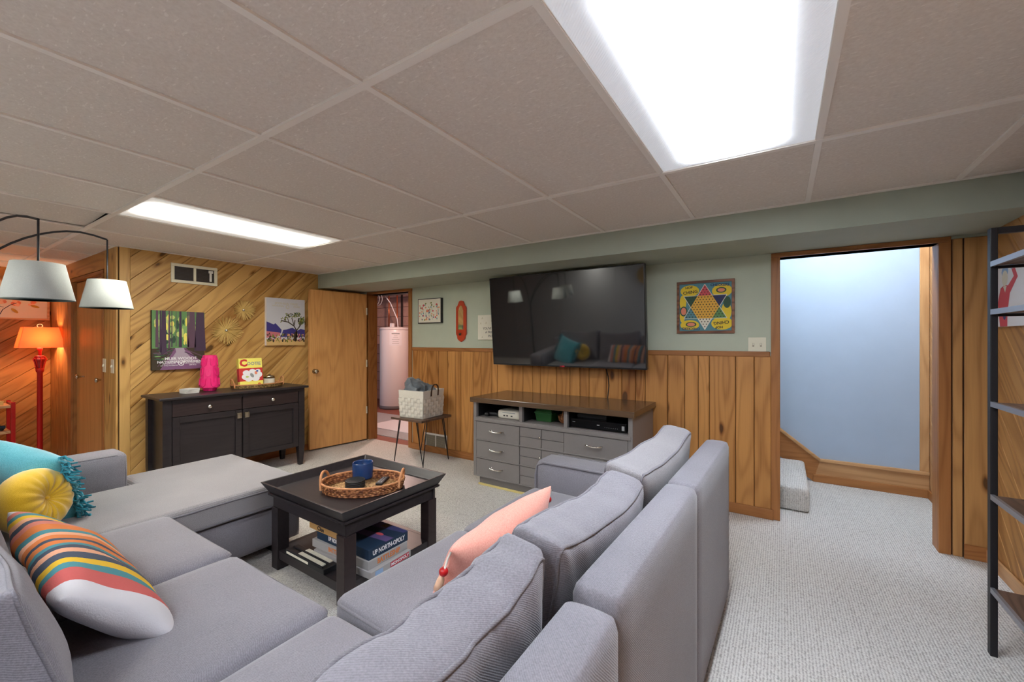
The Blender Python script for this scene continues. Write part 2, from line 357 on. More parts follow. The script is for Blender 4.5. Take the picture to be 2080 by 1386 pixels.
def place(name, me, parent=None, T=None, bevel=0, seg=2):
    o = bpy.data.objects.new(name, me); COL.objects.link(o)
    if T is not None: o.matrix_basis = T
    if parent is not None: o.parent = parent
    if bevel:
        md = o.modifiers.new('bevel', 'BEVEL'); md.width = bevel; md.segments = seg; md.limit_method = 'ANGLE'; md.angle_limit = R(40)
    return o
def tag(o, label, cat, group=None, kind=None):
    o['label'] = label; o['category'] = cat
    if group: o['group'] = group
    if kind: o['kind'] = kind
    return o
def thing(name, label, cat, loc=(0, 0, 0), rz=0, group=None, kind=None):
    o = bpy.data.objects.new(name, None); COL.objects.link(o); o.empty_display_size = 0.1
    o.location = loc; o.rotation_euler = (0, 0, rz)
    return tag(o, label, cat, group, kind)
def Tr(x, y, z): return Matrix.Translation((x, y, z))
def Rx(a): return Matrix.Rotation(a, 4, 'X')
def Ry(a): return Matrix.Rotation(a, 4, 'Y')
def Rz(a): return Matrix.Rotation(a, 4, 'Z')
def frame(o, x, y, z):
    m = Matrix.Identity(4)
    for i, c in enumerate((x, y, z, o)):
        for j in range(3): m[j][i] = c[j]
    return m
# picture frames of reference: x right, y up, z out of the wall
def on_left(y, z, off=0.0): return frame((WX + off, y, z), (0, 1, 0), (0, 0, 1), (1, 0, 0))
def on_back(x, z, off=0.0): return frame((x, WALLY - off, z), (1, 0, 0), (0, 0, 1), (0, -1, 0))
def on_right(y, z, off=0.0): return frame((RX - off, y, z), (0, -1, 0), (0, 0, 1), (-1, 0, 0))
def on_far(y, z, off=0.0): return frame((FARX + off, y, z), (0, 1, 0), (0, 0, 1), (1, 0, 0))
def text(s, size, mat, parent, T, name='lettering', align='CENTER', sx=1.0, ext=0.0004, bold=0.0):
    cu = bpy.data.curves.new('txt', 'FONT'); cu.body = s; cu.size = size; cu.align_x = align; cu.align_y = 'CENTER'; cu.extrude = ext; cu.resolution_u = 2; cu.offset = bold
    o = bpy.data.objects.new('txt', cu); COL.objects.link(o)
    dg = bpy.context.evaluated_depsgraph_get(); me = bpy.data.meshes.new_from_object(o.evaluated_get(dg))
    bpy.data.objects.remove(o); me.materials.clear(); me.materials.append(M[mat]); me.name = name
    return place(name, me, parent, T @ Matrix.Diagonal((sx, 1, 1, 1)))
def clip(poly, a, b, c):
    """keep a*x+b*y<=c"""
    out = []
    for i, p in enumerate(poly):
        q = poly[(i + 1) % len(poly)]; dp = a * p[0] + b * p[1] - c; dq = a * q[0] + b * q[1] - c
        if dp <= 0: out.append(p)
        if (dp < 0 < dq) or (dq < 0 < dp):
            t = dp / (dp - dq); out.append((p[0] + (q[0] - p[0]) * t, p[1] + (q[1] - p[1]) * t))
    return out
def diag_planks(parent, T, u0, u1, v0, v1, ang, width, mat, thick=0.016, seed=1):
    rnd = random.Random(seed); ca, sa = math.cos(ang), math.sin(ang)
    cs = [-u * sa + v * ca for u in (u0, u1) for v in (v0, v1)]
    t = min(cs) + 0.03
    lo = min(cs)
    while lo < max(cs):
        w = width * rnd.choice((0.86, 1.0, 1.0, 1.14)); hi = lo + w; g = 0.0012
        P = clip(clip([(u0, v0), (u1, v0), (u1, v1), (u0, v1)], -sa, ca, hi - g), sa, -ca, -(lo + g)); lo = hi
        if len(P) < 3: continue
        cx = sum(p[0] for p in P) / len(P); cy = sum(p[1] for p in P) / len(P)
        L = [((x - cx) * ca + (y - cy) * sa, -(x - cx) * sa + (y - cy) * ca) for x, y in P]
        if max(p[1] for p in L) - min(p[1] for p in L) < 0.012: continue
        MB().prism(L, 0, thick).build('plank', mat, parent, T @ Tr(cx, cy, 0) @ Rz(ang), bevel=0.0035, seg=1)
# ------------------------------------------------------------------ the setting
def struct(name, mb, mats, label, cat, bevel=0):
    return tag(mb.build(name, mats, bevel=bevel), label, cat, kind='structure')
OPX0, OPX1, OPZ = -0.01, 0.80, 1.885           # stair opening
DX0, DX1, DZ = -4.50, -3.78, 1.885             # utility doorway
struct('floor', MB().box((FARX - 0.1, REAR - 0.1, -0.1), (RX + 0.1, WALLY + 0.05, 0)).box((-1.8, WALLY + 0.05, -0.1), (RX + 0.1, 4.82, 0)), 'carpet', 'cream looped berber carpet covering the whole room', 'carpet')
struct('floor_utility', MB().box((-8.3, WALLY + 0.05, -0.1), (-1.85, 6.4, -0.003)), 'util_floor', 'bare reddish painted concrete floor of utility room', 'floor')
w = struct('wall_back', MB().box((-4.8, WALLY, 0), (DX0 - 0.02, WALLY + 0.11, CEIL)).box((DX1 + 0.02, WALLY, 0), (OPX0 - 0.02, WALLY + 0.11, CEIL))
           .box((DX0 - 0.02, WALLY, DZ), (DX1 + 0.02, WALLY + 0.11, CEIL)).box((OPX0 - 0.02, WALLY, OPZ), (OPX1 + 0.02, WALLY + 0.11, 2.4)).box((OPX1 + 0.02, WALLY, 0), (RX + 0.1, WALLY + 0.11, 2.4))
           .box((-1.9, WALLY + 0.02, CEIL), (OPX0 - 0.02, WALLY + 0.11, 2.7)), 'sage', 'sage green painted wall behind the television', 'wall')
seams = [-3.71, -3.55, -3.46, -3.29, -3.15, -3.04, -2.96, -2.79, -2.68, -2.54, -2.47, -2.28, -2.16, -2.05, -1.96, -1.79, -1.65, -1.55, -1.46, -1.30, -1.16, -1.04, -0.96, -0.78, -0.65, -0.55, -0.47, -0.29, -0.17, -0.0635]
MB().box((-3.71, WALLY - 0.003, 0.0), (-0.07, WALLY, 1.18)).build('wainscot_backing', 'groove', w)
for a, b in zip(seams, seams[1:]):
    L, W = 1.14, b - a - 0.004
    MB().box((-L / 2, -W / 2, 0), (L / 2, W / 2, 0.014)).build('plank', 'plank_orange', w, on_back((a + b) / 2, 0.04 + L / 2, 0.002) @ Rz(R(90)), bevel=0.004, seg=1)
MB().box((0.855, WALLY - 0.003, 0.0), (RX, WALLY, 1.9)).build('panel_backing', 'groove', w)
for a, b in ((0.86, 0.905), (0.909, 1.03)):
    L, W = 1.9, b - a - 0.004
    MB().box((-L / 2, -W / 2, 0), (L / 2, W / 2, 0.014)).build('plank', 'plank_right', w, on_back((a + b) / 2, L / 2, 0.002) @ Rz(R(90)), bevel=0.003, seg=1)
c = MB().prism([(-1.82, -0.02), (1.82, -0.02), (1.82, 0.02), (-1.82, 0.02)], 0, 0.022).build('chair_rail', 'oak_trim', w, on_back(-1.89, 1.19, 0.002), bevel=0.006)
struct('baseboard_back', MB().box((-1.83, 0, 0), (1.83, 0.075, 0.014)), 'oak_trim', 'low oak baseboard under the vertical plank wainscot', 'baseboard', 0.004).matrix_basis = on_back(-1.88, 0, 0.017)
struct('trim_6', MB().box((-0.058, 0, 0), (0.058, 0.085, 0.012)), 'oak_trim', 'short oak baseboard between stairwell casing and shelf rack', 'baseboard', 0.003).matrix_basis = on_back(0.965, 0, 0.0165)
struct('baseboard_right', MB().box((0, 0, 0), (5.19, 0.075, 0.014)), 'oak_light', 'low oak baseboard beneath the shelf rack', 'baseboard', 0.004).matrix_basis = on_right(WALLY - 0.02, 0, 0.02)
struct('baseboard_left', MB().box((0, 0, 0), (2.36, 0.07, 0.014)), 'oak_trim', 'low oak baseboard under the diagonal plank wall', 'baseboard', 0.004).matrix_basis = on_left(1.17, 0, 0.02)
w = struct('wall_left', MB().box((WX - 0.12, 1.15, 0), (WX, WALLY, CEIL)), 'groove', 'diagonal knotty plank wall behind the dark sideboard', 'wall')
diag_planks(w, on_left(0, 0, 0.0), 1.22, WALLY, 0.0, CEIL, R(45), 0.122, 'plank_gold', seed=3)
MB().box((-CEIL / 2, -0.034, 0), (CEIL / 2, 0.034, 0.018)).build('corner_board', 'plank_gold', w, on_left(1.187, CEIL / 2, 0) @ Rz(R(90)), bevel=0.003)
w = struct('wall_right', MB().box((RX, REAR, 0), (RX + 0.12, 4.82, 2.7)), 'groove', 'diagonal plank wall behind the black shelf rack', 'wall')
diag_planks(w, on_right(0, 0, 0.0), -WALLY, -REAR, 0.0, 1.92, R(-45), 0.125, 'plank_right', seed=5)
diag_planks(w, on_right(0, 0, 0.0), -4.72, -WALLY - 0.12, 0.0, 2.4, R(-45), 0.125, 'oak_light', seed=6)
w = struct('wall_closet', MB().box((-6.16, 1.15, DZ + 0.02), (-5.09, 1.27, CEIL)).box((FARX - 0.1, 1.15, 0), (-6.16, 1.27, CEIL)).box((-5.09, 1.15, 0), (WX - 0.12, 1.27, CEIL)).box((-6.16, 1.75, 0), (-5.09, 1.8, CEIL)), 'groove', 'wood panelled wall around the tall closet door', 'wall')
for x0, x1 in ((FARX, -6.72), (-6.716, -6.30), (-5.04, WX - 0.004)):
    L, W = CEIL, x1 - x0
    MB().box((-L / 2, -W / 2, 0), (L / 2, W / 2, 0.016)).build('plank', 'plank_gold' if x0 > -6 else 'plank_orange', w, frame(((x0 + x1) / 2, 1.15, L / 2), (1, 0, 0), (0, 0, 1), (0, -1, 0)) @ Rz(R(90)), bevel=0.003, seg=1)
MB().box((-0.63, -0.08, 0), (0.63, 0.08, 0.016)).build('header_board', 'plank_orange', w, frame((-5.67, 1.15, 2.008), (1, 0, 0), (0, 0, 1), (0, -1, 0)))
w = struct('wall_far', MB().box((FARX - 0.12, REAR, 0), (FARX, 1.15, CEIL)), 'groove', 'diagonal plank wall glowing orange behind the red lamp', 'wall')
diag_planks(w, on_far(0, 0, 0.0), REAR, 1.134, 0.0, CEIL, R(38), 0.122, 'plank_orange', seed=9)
w = struct('wall_rear', MB().box((FARX - 0.1, REAR - 0.12, 0), (RX + 0.1, REAR, CEIL)), 'rear_wall', 'plain grey panelled wall opposite the television', 'wall')
for i in range(7): MB().box((-0.02, 0, 0), (0.02, CEIL - 0.01, 0.006)).build('batten', 'rear_wall', w, frame((-6.5 + i * 1.22, REAR, 0), (-1, 0, 0), (0, 0, 1), (0, 1, 0)))
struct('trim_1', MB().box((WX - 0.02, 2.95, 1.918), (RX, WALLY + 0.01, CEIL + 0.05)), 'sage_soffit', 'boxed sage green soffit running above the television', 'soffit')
# doorway casings
def casing(name, x0, x1, z, wl, wr, mat, label, yf=WALLY - 0.016, depth=0.13):
    o = thing(name, label, 'door frame', kind='structure')
    MB().box((x0 - wl, yf, 0), (x0, yf + 0.016, z)).box((x0 - 0.02, yf + 0.016, 0), (x0, yf + depth, z)).build('jamb', mat, o, bevel=0.003)
    MB().box((x1, yf, 0), (x1 + wr, yf + 0.016, z)).box((x1, yf + 0.016, 0), (x1 + 0.02, yf + depth, z)).build('jamb', mat, o, bevel=0.003)
    MB().box((x0 - wl, yf, z), (x1 + wr, yf + depth, z + 0.032)).build('head', 'oak_trim', o, bevel=0.003)
    return o
casing('trim_2', OPX0, OPX1, OPZ, 0.055, 0.055, 'oak_jamb', 'oak casing around the open stairwell doorway')
casing('trim_3', DX0, DX1, DZ, 0.05, 0.055, 'oak_jamb', 'oak casing around the utility room doorway')
casing('trim_4', -6.14, -5.11, DZ + 0.005, 0.13, 0.05, 'oak_jamb', 'oak casing around the tall closet door', 1.15 - 0.02, 0.14)
# stair landing
struct('wall_landing', MB().box((-1.9, 4.72, 0), (RX + 0.1, 4.82, 2.7)), 'blue_wall', 'pale blue painted wall of the stair landing', 'wall')
struct('ceiling_landing', MB().box((-1.9, WALLY + 0.02, 2.7), (RX + 0.1, 4.82, 2.75)), 'white', 'white ceiling above the stair landing', 'ceiling')
sk = thing('trim_5', 'oak skirting along landing wall rising with the stairs', 'skirting', kind='structure')
Tl = frame((0, 4.72, 0), (1, 0, 0), (0, 0, 1), (0, -1, 0))
MB().prism([(0.24, 0.0), (RX - 0.018, 0.0), (RX - 0.018, 0.185), (0.29, 0.185)], 0, 0.014).build('board', 'oak_light', sk, Tl)
MB().prism([(-1.5, 1.30), (-1.5, 1.62), (0.29, 0.185), (0.24, 0.0)], 0, 0.014).build('stringer', 'oak_trim', sk, Tl)
MB().box((0.24, 0, 0.014), (RX - 0.018, 0.07, 0.028)).build('base_strip', 'oak_trim', sk, Tl, bevel=0.004)
MB().prism([(0.29, 0.185), (RX - 0.018, 0.185), (RX - 0.018, 0.215), (0.295, 0.215)], 0, 0.03).build('cap', 'oak_light', sk, Tl, bevel=0.006)
MB().prism([(-1.5, 1.62), (0.29, 0.185), (0.295, 0.215), (-1.5, 1.655)], 0, 0.03).build('cap', 'oak_light', sk, Tl, bevel=0.006)
MB().box((0.955, 0.215, 0), (RX - 0.018, 2.65, 0.016)).build('corner_strip', 'oak_jamb_light', sk, Tl, bevel=0.003)
MB().box((0, 0, 0), (1.06, 0.07, 0.014)).build('base_strip', 'oak_trim', sk, on_right(4.70, 0, 0.017), bevel=0.004)
st = thing('staircase', 'carpeted stairs climbing behind the wainscot wall', 'stairs', kind='structure')
for i in range(6):
    z = 0.185 * (i + 1); x = 0.175 - 0.255 * i
    MB().rbox((0.30, 0.90, 0.185), 0.028, (6, 8, 5)).build('step', 'carpet', st, Tr(x - 0.15, 4.245, z - 0.0925) )
    if i: MB().box((x - 0.29, 3.80, 0), (x - 0.01, 4.69, z - 0.15)).build('riser_block', 'carpet', st)
# utility room
bl = struct('wall_utility', MB().box((-8.3, 6.13, 0), (-1.85, 6.25, 2.5)).box((-8.42, WALLY + 0.1, 0), (-8.3, 6.25, 2.5)).box((-1.95, WALLY + 0.11, 0), (-1.85, 6.2, 2.5)), 'dark_gap', 'concrete block wall behind the water heater', 'wall')
bm = MB().box((-0.197, 0, -0.096), (0.197, 0.02, 0.096)).mesh('block', 'block')
for r_ in range(12):
    for k in range(-20, -11):
        place('block', bm, bl, Tr(k * 0.4 + (0.2 if r_ % 2 else 0), 6.112, 0.1 + r_ * 0.2))
struct('ceiling_utility', MB().box((-8.42, WALLY + 0.1, 2.46), (-1.85, 6.25, 2.5)), 'joist', 'rough wooden ceiling of the utility room', 'ceiling')
for i in range(6):
    tag(MB().box((-8.3, -0.02, 0), (-1.9, 0.02, 0.2)).build('ceiling_joist', 'joist', T=Tr(0, 3.95 + i * 0.4, 2.26)), 'bare wooden joist under the utility room ceiling', 'joist', 'utility room joists', 'structure')

# ceiling grid
ce = struct('ceiling', MB().box((FARX - 0.1, REAR - 0.1, 2.16), (RX + 0.12, WALLY + 0.1, 2.2)), 'dark_gap', 'suspended ceiling of textured tiles in a white grid', 'ceiling')
GX = [0.125 - 0.61 * k for k in range(-1, 12)]; GX = sorted(GX)
xs = [FARX] + [g for g in GX if FARX + 0.05 < g < RX - 0.05] + [RX]
ys = [REAR, -0.38, 0.84, 2.06, 2.95]
LIGHTS = {(-0.485, 0.84): ('lens_cool', 'near'), (-3.535, 0.84): ('lens_warm', 'far'), (-5.975, -0.38): (None, 'off'), (-0.485, REAR): ('lens_cool', 'rear'), (-3.535, REAR): ('lens_warm', 'rear2'), (-1.705, REAR): ('lens_cool', 'rear3')}  # REAR row: unseen panels added behind the camera for even fill light
cache = {}
for x0, x1 in zip(xs, xs[1:]):
    for y0, y1 in zip(ys, ys[1:]):
        if any(abs(x0 - k[0]) < 0.02 and abs(y0 - k[1]) < 0.02 for k in LIGHTS): continue
        if x1 < WX + 0.05 and y0 > 2: continue
        yy = 1.15 if (x1 < WX + 0.05 and y0 > 0.8) else y1
        a, b = round(x1 - x0 - 0.006, 3), round(yy - y0 - 0.006, 3)
        if (a, b) not in cache: cache[(a, b)] = MB().box((-a / 2, -b / 2, 0), (a / 2, b / 2, 0.015)).mesh('ceiling_tile', 'ceiling_tile')
        sag = (abs(x0 + 4.145) < 0.03 and abs(y0 + 0.38) < 0.02)
        place('ceiling_tile', cache[(a, b)], ce, Tr((x0 + x1) / 2, (y0 + yy) / 2, CEIL + (0.004 if not sag else 0.022)) @ Ry(R(-2.2 if sag else 0)))
for g in xs[1:-1]:
    MB().box((-0.012, REAR, -0.004), (0.012, 2.95 if g > WX else 1.15, 0.004)).build('grid_tee', 'grid_white', ce, Tr(g, 0, CEIL))
for g in ys[1:-1]:
    MB().box((FARX if g < 1.15 else WX, -0.013, -0.006), (RX, 0.013, 0.004)).build('grid_runner', 'grid_white', ce, Tr(0, g, CEIL))
MB().box((WX, 2.928, -0.005), (RX, 2.95, 0.003)).box((RX - 0.022, REAR, -0.005), (RX, 2.95, 0.003)).box((WX, 1.15, -0.005), (WX + 0.022, 2.95, 0.003)).box((FARX, 1.128, -0.005), (WX, 1.15, 0.003)).box((FARX, REAR, -0.005), (FARX + 0.022, 1.15, 0.003)).build('edge_angle', 'grid_white', ce, Tr(0, 0, CEIL))
names = dict(near='large lit fluorescent ceiling panel by the stairwell doorway', far='lit fluorescent ceiling panel near the vented plank wall', off='unlit ceiling light panel above the red floor lamp', rear='added unseen fill light panel above the sofa corner', rear2='added unseen fill light panel behind the chaise', rear3='added unseen fill light panel by the grey rear wall')
for (x0, y0), (lens, nm) in LIGHTS.items():
    y1 = [b for a, b in zip(ys, ys[1:]) if abs(a - y0) < 0.02][0]
    t = thing('ceiling_light', names[nm], 'ceiling light', (x0 + 0.305, (y0 + y1) / 2, CEIL), group='fluorescent ceiling panels')
    h = (y1 - y0) / 2
    MB().box((-0.29, -h + 0.014, 0.0), (0.29, h - 0.014, 0.004)).build('lens', lens or 'lens_off', t)
    f = MB()
    for lo, hi in (((-0.299, -h + 0.01, 0), (-0.289, h - 0.01, 0.06)), ((0.289, -h + 0.01, 0), (0.299, h - 0.01, 0.06)), ((-0.289, -h + 0.01, 0), (0.289, -h + 0.016, 0.06)), ((-0.289, h - 0.016, 0), (0.289, h - 0.01, 0.06))): f.box(lo, hi)
    f.box((-0.299, -h + 0.01, 0.06), (0.299, h - 0.01, 0.065)).build('housing', 'grid_white', t)
# real lamps out of direct sight: stair light and utility bulb
def lamp(name, label, cat, loc, col, watts, r=0.05, bulb='bulb_cool', base='white'):
    t = thing(name, label, cat, loc)
    MB().lathe([(0.001, -r), (r * 0.8, -r * 0.6), (r, 0), (r * 0.8, r * 0.6), (r * 0.4, r * 1.2)], 16).build('globe', bulb, t)
    MB().lathe([(r * 0.5, r * 1.2), (r * 1.3, r * 1.6), (r * 1.3, r * 1.9)], 16).build('base', base, t)
    ld = bpy.data.lights.new(name + '_light', 'POINT'); ld.energy = watts; ld.color = col; ld.shadow_soft_size = r
    lo = bpy.data.objects.new('lamp_light', ld); COL.objects.link(lo); lo.parent = t; lo.location = (0, 0, -r * 1.6)
    return t
lamp('landing_light', 'round white ceiling light above the stair landing', 'ceiling light', (0.40, 3.84, 2.57), (0.72, 0.83, 1.0), STAIR_W, 0.08)
lamp('utility_bulb', 'bare bulb under the utility room joists', 'light bulb', (-4.9, 4.35, 2.16), (1.0, 0.70, 0.62), UTIL_W, 0.035, 'bulb')

# doors
d = thing('door_1', 'flat oak slab door standing open against the plank wall', 'door', (-4.515, 3.515, 0), R(90) , kind='structure')
hx, hy, fx, fy = -4.52, 3.50, -4.605, 2.775
ang = math.atan2(fy - hy, fx - hx); d.location = (hx, hy, 0); d.rotation_euler = (0, 0, ang)
DW = math.hypot(fx - hx, fy - hy)
MB().box((0, -0.0175, 0.02), (DW, 0.0175, 1.885)).build('slab', 'door_wood', d, bevel=0.002)
for z in (0.35, 0.95, 1.62): MB().box((-0.006, 0.004, z), (0.012, 0.022, z + 0.09)).build('hinge', 'almond', d)
kn = MB().lathe([(0.026, 0), (0.028, 0.004), (0.012, 0.01), (0.011, 0.03), (0.026, 0.042), (0.028, 0.055), (0.018, 0.064), (0.001, 0.066)], 16)
kn.build('knob', 'nickel', d, Tr(DW - 0.055, 0.0175, 0.93) @ Rx(R(-90)))
cl = thing('door_2', 'tall flat closet doors with brass knobs', 'closet door', (0, 1.185, 0), kind='structure')
for x0, x1, kx in ((-6.135, -5.282, -5.86), (-5.276, -5.115, -5.21)):
    lf = MB().box((x0, -0.014, 0.01), (x1, 0.014, DZ - 0.002)).build('door_leaf', 'closet_wood', cl, bevel=0.002)
    MB().lathe([(0.012, 0), (0.008, 0.006), (0.010, 0.036), (0.022, 0.046), (0.024, 0.058), (0.001, 0.066)], 14).build('knob', 'nickel', lf, Tr(kx, -0.014, 0.93) @ Rx(R(90)))
# ------------------------------------------------------------------ sofas
def soft(amp, sc, seed):
    o = Vector((seed * 3.1, seed * 7.7, seed * 1.3))
    return lambda P: noise.noise_vector(P * sc + o) * amp
def seat_cushion(parent, x0, x1, y0, y1, z0=0.275, z1=0.44, mat='sofa', seed=1, puff=0.016):
    sx, sy, sz = x1 - x0, y1 - y0, z1 - z0; nz = soft(0.006, 3.0, seed)
    def disp(P, p):
        k = (1 - p.x ** 4) * (1 - p.y ** 4)
        if p.z > 0: P = P + Vector((0, 0, puff * k * p.z))
        return P + nz(P) * Vector((0.5, 0.5, 1.0)).length * 0.6
    T = Tr((x0 + x1) / 2, (y0 + y1) / 2, (z0 + z1) / 2)
    o = MB().rbox((sx, sy, sz), 0.035, (14, 14, 6), disp=disp).build('seat_cushion', mat, parent, T)
    h = sz / 2 - 0.02
    def ring(z, e=0.004, r=0.04):
        pts = []
        for cx, cy, a0 in ((sx / 2 - r, sy / 2 - r, 0), (-sx / 2 + r, sy / 2 - r, 90), (-sx / 2 + r, -sy / 2 + r, 180), (sx / 2 - r, -sy / 2 + r, 270)):
            for k in range(5):
                a = R(a0 + k * 22.5); q = Vector((cx + (r + e) * math.cos(a), cy + (r + e) * math.sin(a), z)); pts.append(q + nz(q) * 0.6)
        out = []
        for i, p in enumerate(pts):
            q = pts[(i + 1) % len(pts)]; m = max(1, int((q - p).length / 0.09))
            out += [p.lerp(q, j / m) for j in range(m)]
        return [q + nz(q) * 0.3 for q in out]
    MB().tube(ring(h - 0.004, -0.004), 0.006, 6, closed=True).tube(ring(-h, -0.002), 0.006, 6, closed=True).build('piping', 'piping', o)
    return o
def back_cushion(parent, T, sx, sy, sz, seed, slump=0.02, mat='sofa', wr=0.012, fold=0.0):
    """box back cushion: local x = width, y = thickness, z = height; piping round both faces"""
    nz = soft(wr, 5.0, seed); nz2 = soft(wr * 1.6, 2.0, seed + 5)
    def shape(P):
        u, v = P.x / (sx / 2), P.z / (sz / 2)
        k = max(0, 1 - abs(u) ** 3) * max(0, 1 - abs(v) ** 3)
        y = P.y * (1 + 0.38 * k)
        z = P.z - slump * (1 - u * u) * (v > 0) * v + 0.018 * abs(u) ** 6 * max(0, v)
        q = Vector((P.x * (1 - 0.03 * (1 - v * v)), y, z))
        if fold:
            f = noise.noise(Vector((q.x * 11 + q.z * 5 + seed, q.y * 4, q.z * 4))); f = 1 - abs(f) * 3
            q = q + Vector((0, math.copysign(0.7, q.y), 0.7 if v > 0 else 0)) * fold * max(-0.6, f)
        return q + nz(q) + nz2(q)
    o = MB().rbox((sx, sy, sz), 0.03, (40, 8, 30) if fold else (22, 6, 18), disp=lambda P, p: shape(P)).build('back_cushion', mat, parent, T)
    m = MB()
    for s_ in (-1, 1):
        pts = []; r = 0.035
        for cx, cz, a0 in ((sx / 2 - r, sz / 2 - r, 0), (-sx / 2 + r, sz / 2 - r, 90), (-sx / 2 + r, -sz / 2 + r, 180), (sx / 2 - r, -sz / 2 + r, 270)):
            for k in range(4): a = R(a0 + k * 30); q = r - 0.0095; pts.append(Vector((cx + q * math.cos(a), s_ * (sy / 2 - 0.0085), cz + q * math.sin(a))))
        out = []
        for i, p in enumerate(pts):
            q = pts[(i + 1) % len(pts)]; n_ = max(1, int((q - p).length / 0.04)); out += [p.lerp(q, j / n_) for j in range(n_)]
        m.tube([shape(q) for q in out], 0.0045, 6, closed=True)
    m.build('piping', 'piping', o)
    return o
def panel(parent, name, lo, hi, r=0.03, mat='sofa', n=(8, 8, 8)):
    c = [(a + b) / 2 for a, b in zip(lo, hi)]; s = [b - a for a, b in zip(lo, hi)]
    return MB().rbox(s, r, n).build(name, mat, parent, Tr(*c))
G = 'sections of the grey sectional sofa'
s1 = thing('sectional_sofa', 'grey fabric corner sofa section with long chaise and left armrest', 'sofa', (-1.86, 0.3, 0), group=G)
T0 = lambda x, y: (x + 1.86, y - 0.3)
def P1(lo, hi): return (lo[0] + 1.86, lo[1] - 0.3, lo[2]), (hi[0] + 1.86, hi[1] - 0.3, hi[2])
panel(s1, 'base', *P1((-3.27, -0.13, 0.06), (-0.36, 0.775, 0.285)), r=0.012, n=(10, 6, 4))
panel(s1, 'chaise_base', *P1((-3.50, 0.85, 0.06), (-2.56, 1.485, 0.285)), r=0.015, n=(8, 8, 4))
# chaise cushion wraps the armrest
cc = MB().prism([(-3.26, 0.10), (-2.535, 0.10), (-2.535, 1.505), (-3.505, 1.505), (-3.505, 0.865), (-3.26, 0.865)], 0.29, 0.435)
o = cc.build('chaise_cushion', 'sofa_light', s1, Tr(1.86, -0.3, 0), bevel=0.03, seg=4)
rim = [(-3.26, 0.10), (-2.535, 0.10), (-2.535, 1.505), (-3.505, 1.505), (-3.505, 0.865), (-3.26, 0.865)]
pts = []
for (ax, ay), (bx, by) in zip(rim, rim[1:] + rim[:1]):
    k = max(2, int(math.hypot(bx - ax, by - ay) / 0.1))
    for j in range(k):
        q = Vector((ax + (bx - ax) * j / k, ay + (by - ay) * j / k, 0.408)); pts.append(q + noise.noise_vector(q * 4) * 0.004)
MB().tube(pts, 0.006, 6, closed=True).tube([p - Vector((0, 0, 0.1)) for p in pts], 0.006, 6, closed=True).build('piping', 'piping', o)
panel(s1, 'armrest', *P1((-3.50, -0.14, 0.06), (-3.275, 0.845, 0.625)), r=0.035, n=(6, 10, 8))
m = MB()
for x in (-3.488, -3.287):
    m.tube([(x + 1.86, y - 0.3, z) for y, z in ((-0.1, 0.612), (0.3, 0.614), (0.79, 0.612), (0.825, 0.59), (0.832, 0.5), (0.832, 0.3))], 0.006, 6)
m.build('piping', 'piping', s1)
panel(s1, 'back_panel', *P1((-3.50, -0.15, 0.06), (-0.25, -0.03, 0.765)), r=0.03, n=(12, 5, 6))
panel(s1, 'back_panel', *P1((-0.365, -0.145, 0.055), (-0.25, 0.765, 0.784)), r=0.028, n=(5, 10, 8))
for i, (x0, x1, mt) in enumerate(((-2.525, -1.855, 'sofa'), (-1.845, -1.205, 'sofa'), (-1.195, -0.375, 'sofa'))):
    a, b = T0(x0, 0.1), T0(x1, 0.805)
    seat_cushion(s1, a[0], b[0], a[1], b[1], mat=mt, seed=11 + i)
for i, (xc, w_) in enumerate(((-2.90, 0.70), (-2.20, 0.66), (-1.53, 0.66))):
    back_cushion(s1, Tr(*T0(xc, 0.13), (0.66, 0.64, 0.60)[i]) @ Rx(R(14)), w_, 0.16, (0.48, 0.46, 0.42)[i], 21 + i, 0.03, wr=0.012)
back_cushion(s1, Tr(-0.485 + 1.86, 0.40 - 0.3, 0.645) @ Rz(R(90)) @ Rx(R(10)), 0.70, 0.125, 0.47, 27, 0.03, wr=0.016, fold=0.008)
for x, y in ((-3.40, 1.38), (-2.66, 1.38), (-3.40, 0.0), (-0.40, 0.0), (-0.40, 0.66), (-2.6, 0.68), (-1.3, 0.68)):
    MB().box((x + 1.86 - 0.04, y - 0.3 - 0.04, 0), (x + 1.86 + 0.04, y - 0.3 + 0.04, 0.065)).build('foot', 'espresso', s1)
s2 = thing('sectional_sofa', 'grey fabric loveseat section whose long back panel faces the stairwell', 'sofa', (-0.72, 1.55, 0), R(-1.5), group=G)
def P2(lo, hi): return (lo[0] + 0.7, lo[1] - 1.55, lo[2]), (hi[0] + 0.7, hi[1] - 1.55, hi[2])
panel(s2, 'base', *P2((-1.19, 0.825, 0.06), (-0.325, 2.12, 0.285)), r=0.012, n=(6, 8, 4))
panel(s2, 'back_panel', *P2((-0.325, 0.785, 0.05), (-0.215, 1.535, 0.797)), r=0.026, n=(5, 10, 8))
panel(s2, 'back_panel', *P2((-0.325, 1.534, 0.05), (-0.215, 2.315, 0.797)), r=0.026, n=(5, 10, 8))
MB().rbox((0.89, 0.20, 0.54), 0.045, (8, 6, 6)).build('armrest', 'sofa', s2, Tr(-0.77 + 0.7, 2.205 - 1.55, 0.325))
m = MB()
for y in (2.112, 2.298):
    m.tube([(x + 0.7, y - 1.55, z) for x, z in ((-0.40, 0.582), (-0.8, 0.584), (-1.155, 0.582), (-1.195, 0.56), (-1.208, 0.5), (-1.208, 0.3))], 0.006, 6)
m.build('piping', 'piping', s2)
for i, (y0, y1) in enumerate(((0.825, 1.455), (1.462, 2.10))):
    seat_cushion(s2, -1.215 + 0.7, -0.42 + 0.7, y0 - 1.55, y1 - 1.55, seed=31 + i)
back_cushion(s2, Tr(-0.45 + 0.7, 1.735 - 1.55, 0.64) @ Rz(R(90)) @ Rx(R(10)), 0.78, 0.13, 0.46, 41, 0.012, mat='sofa_light', wr=0.009)
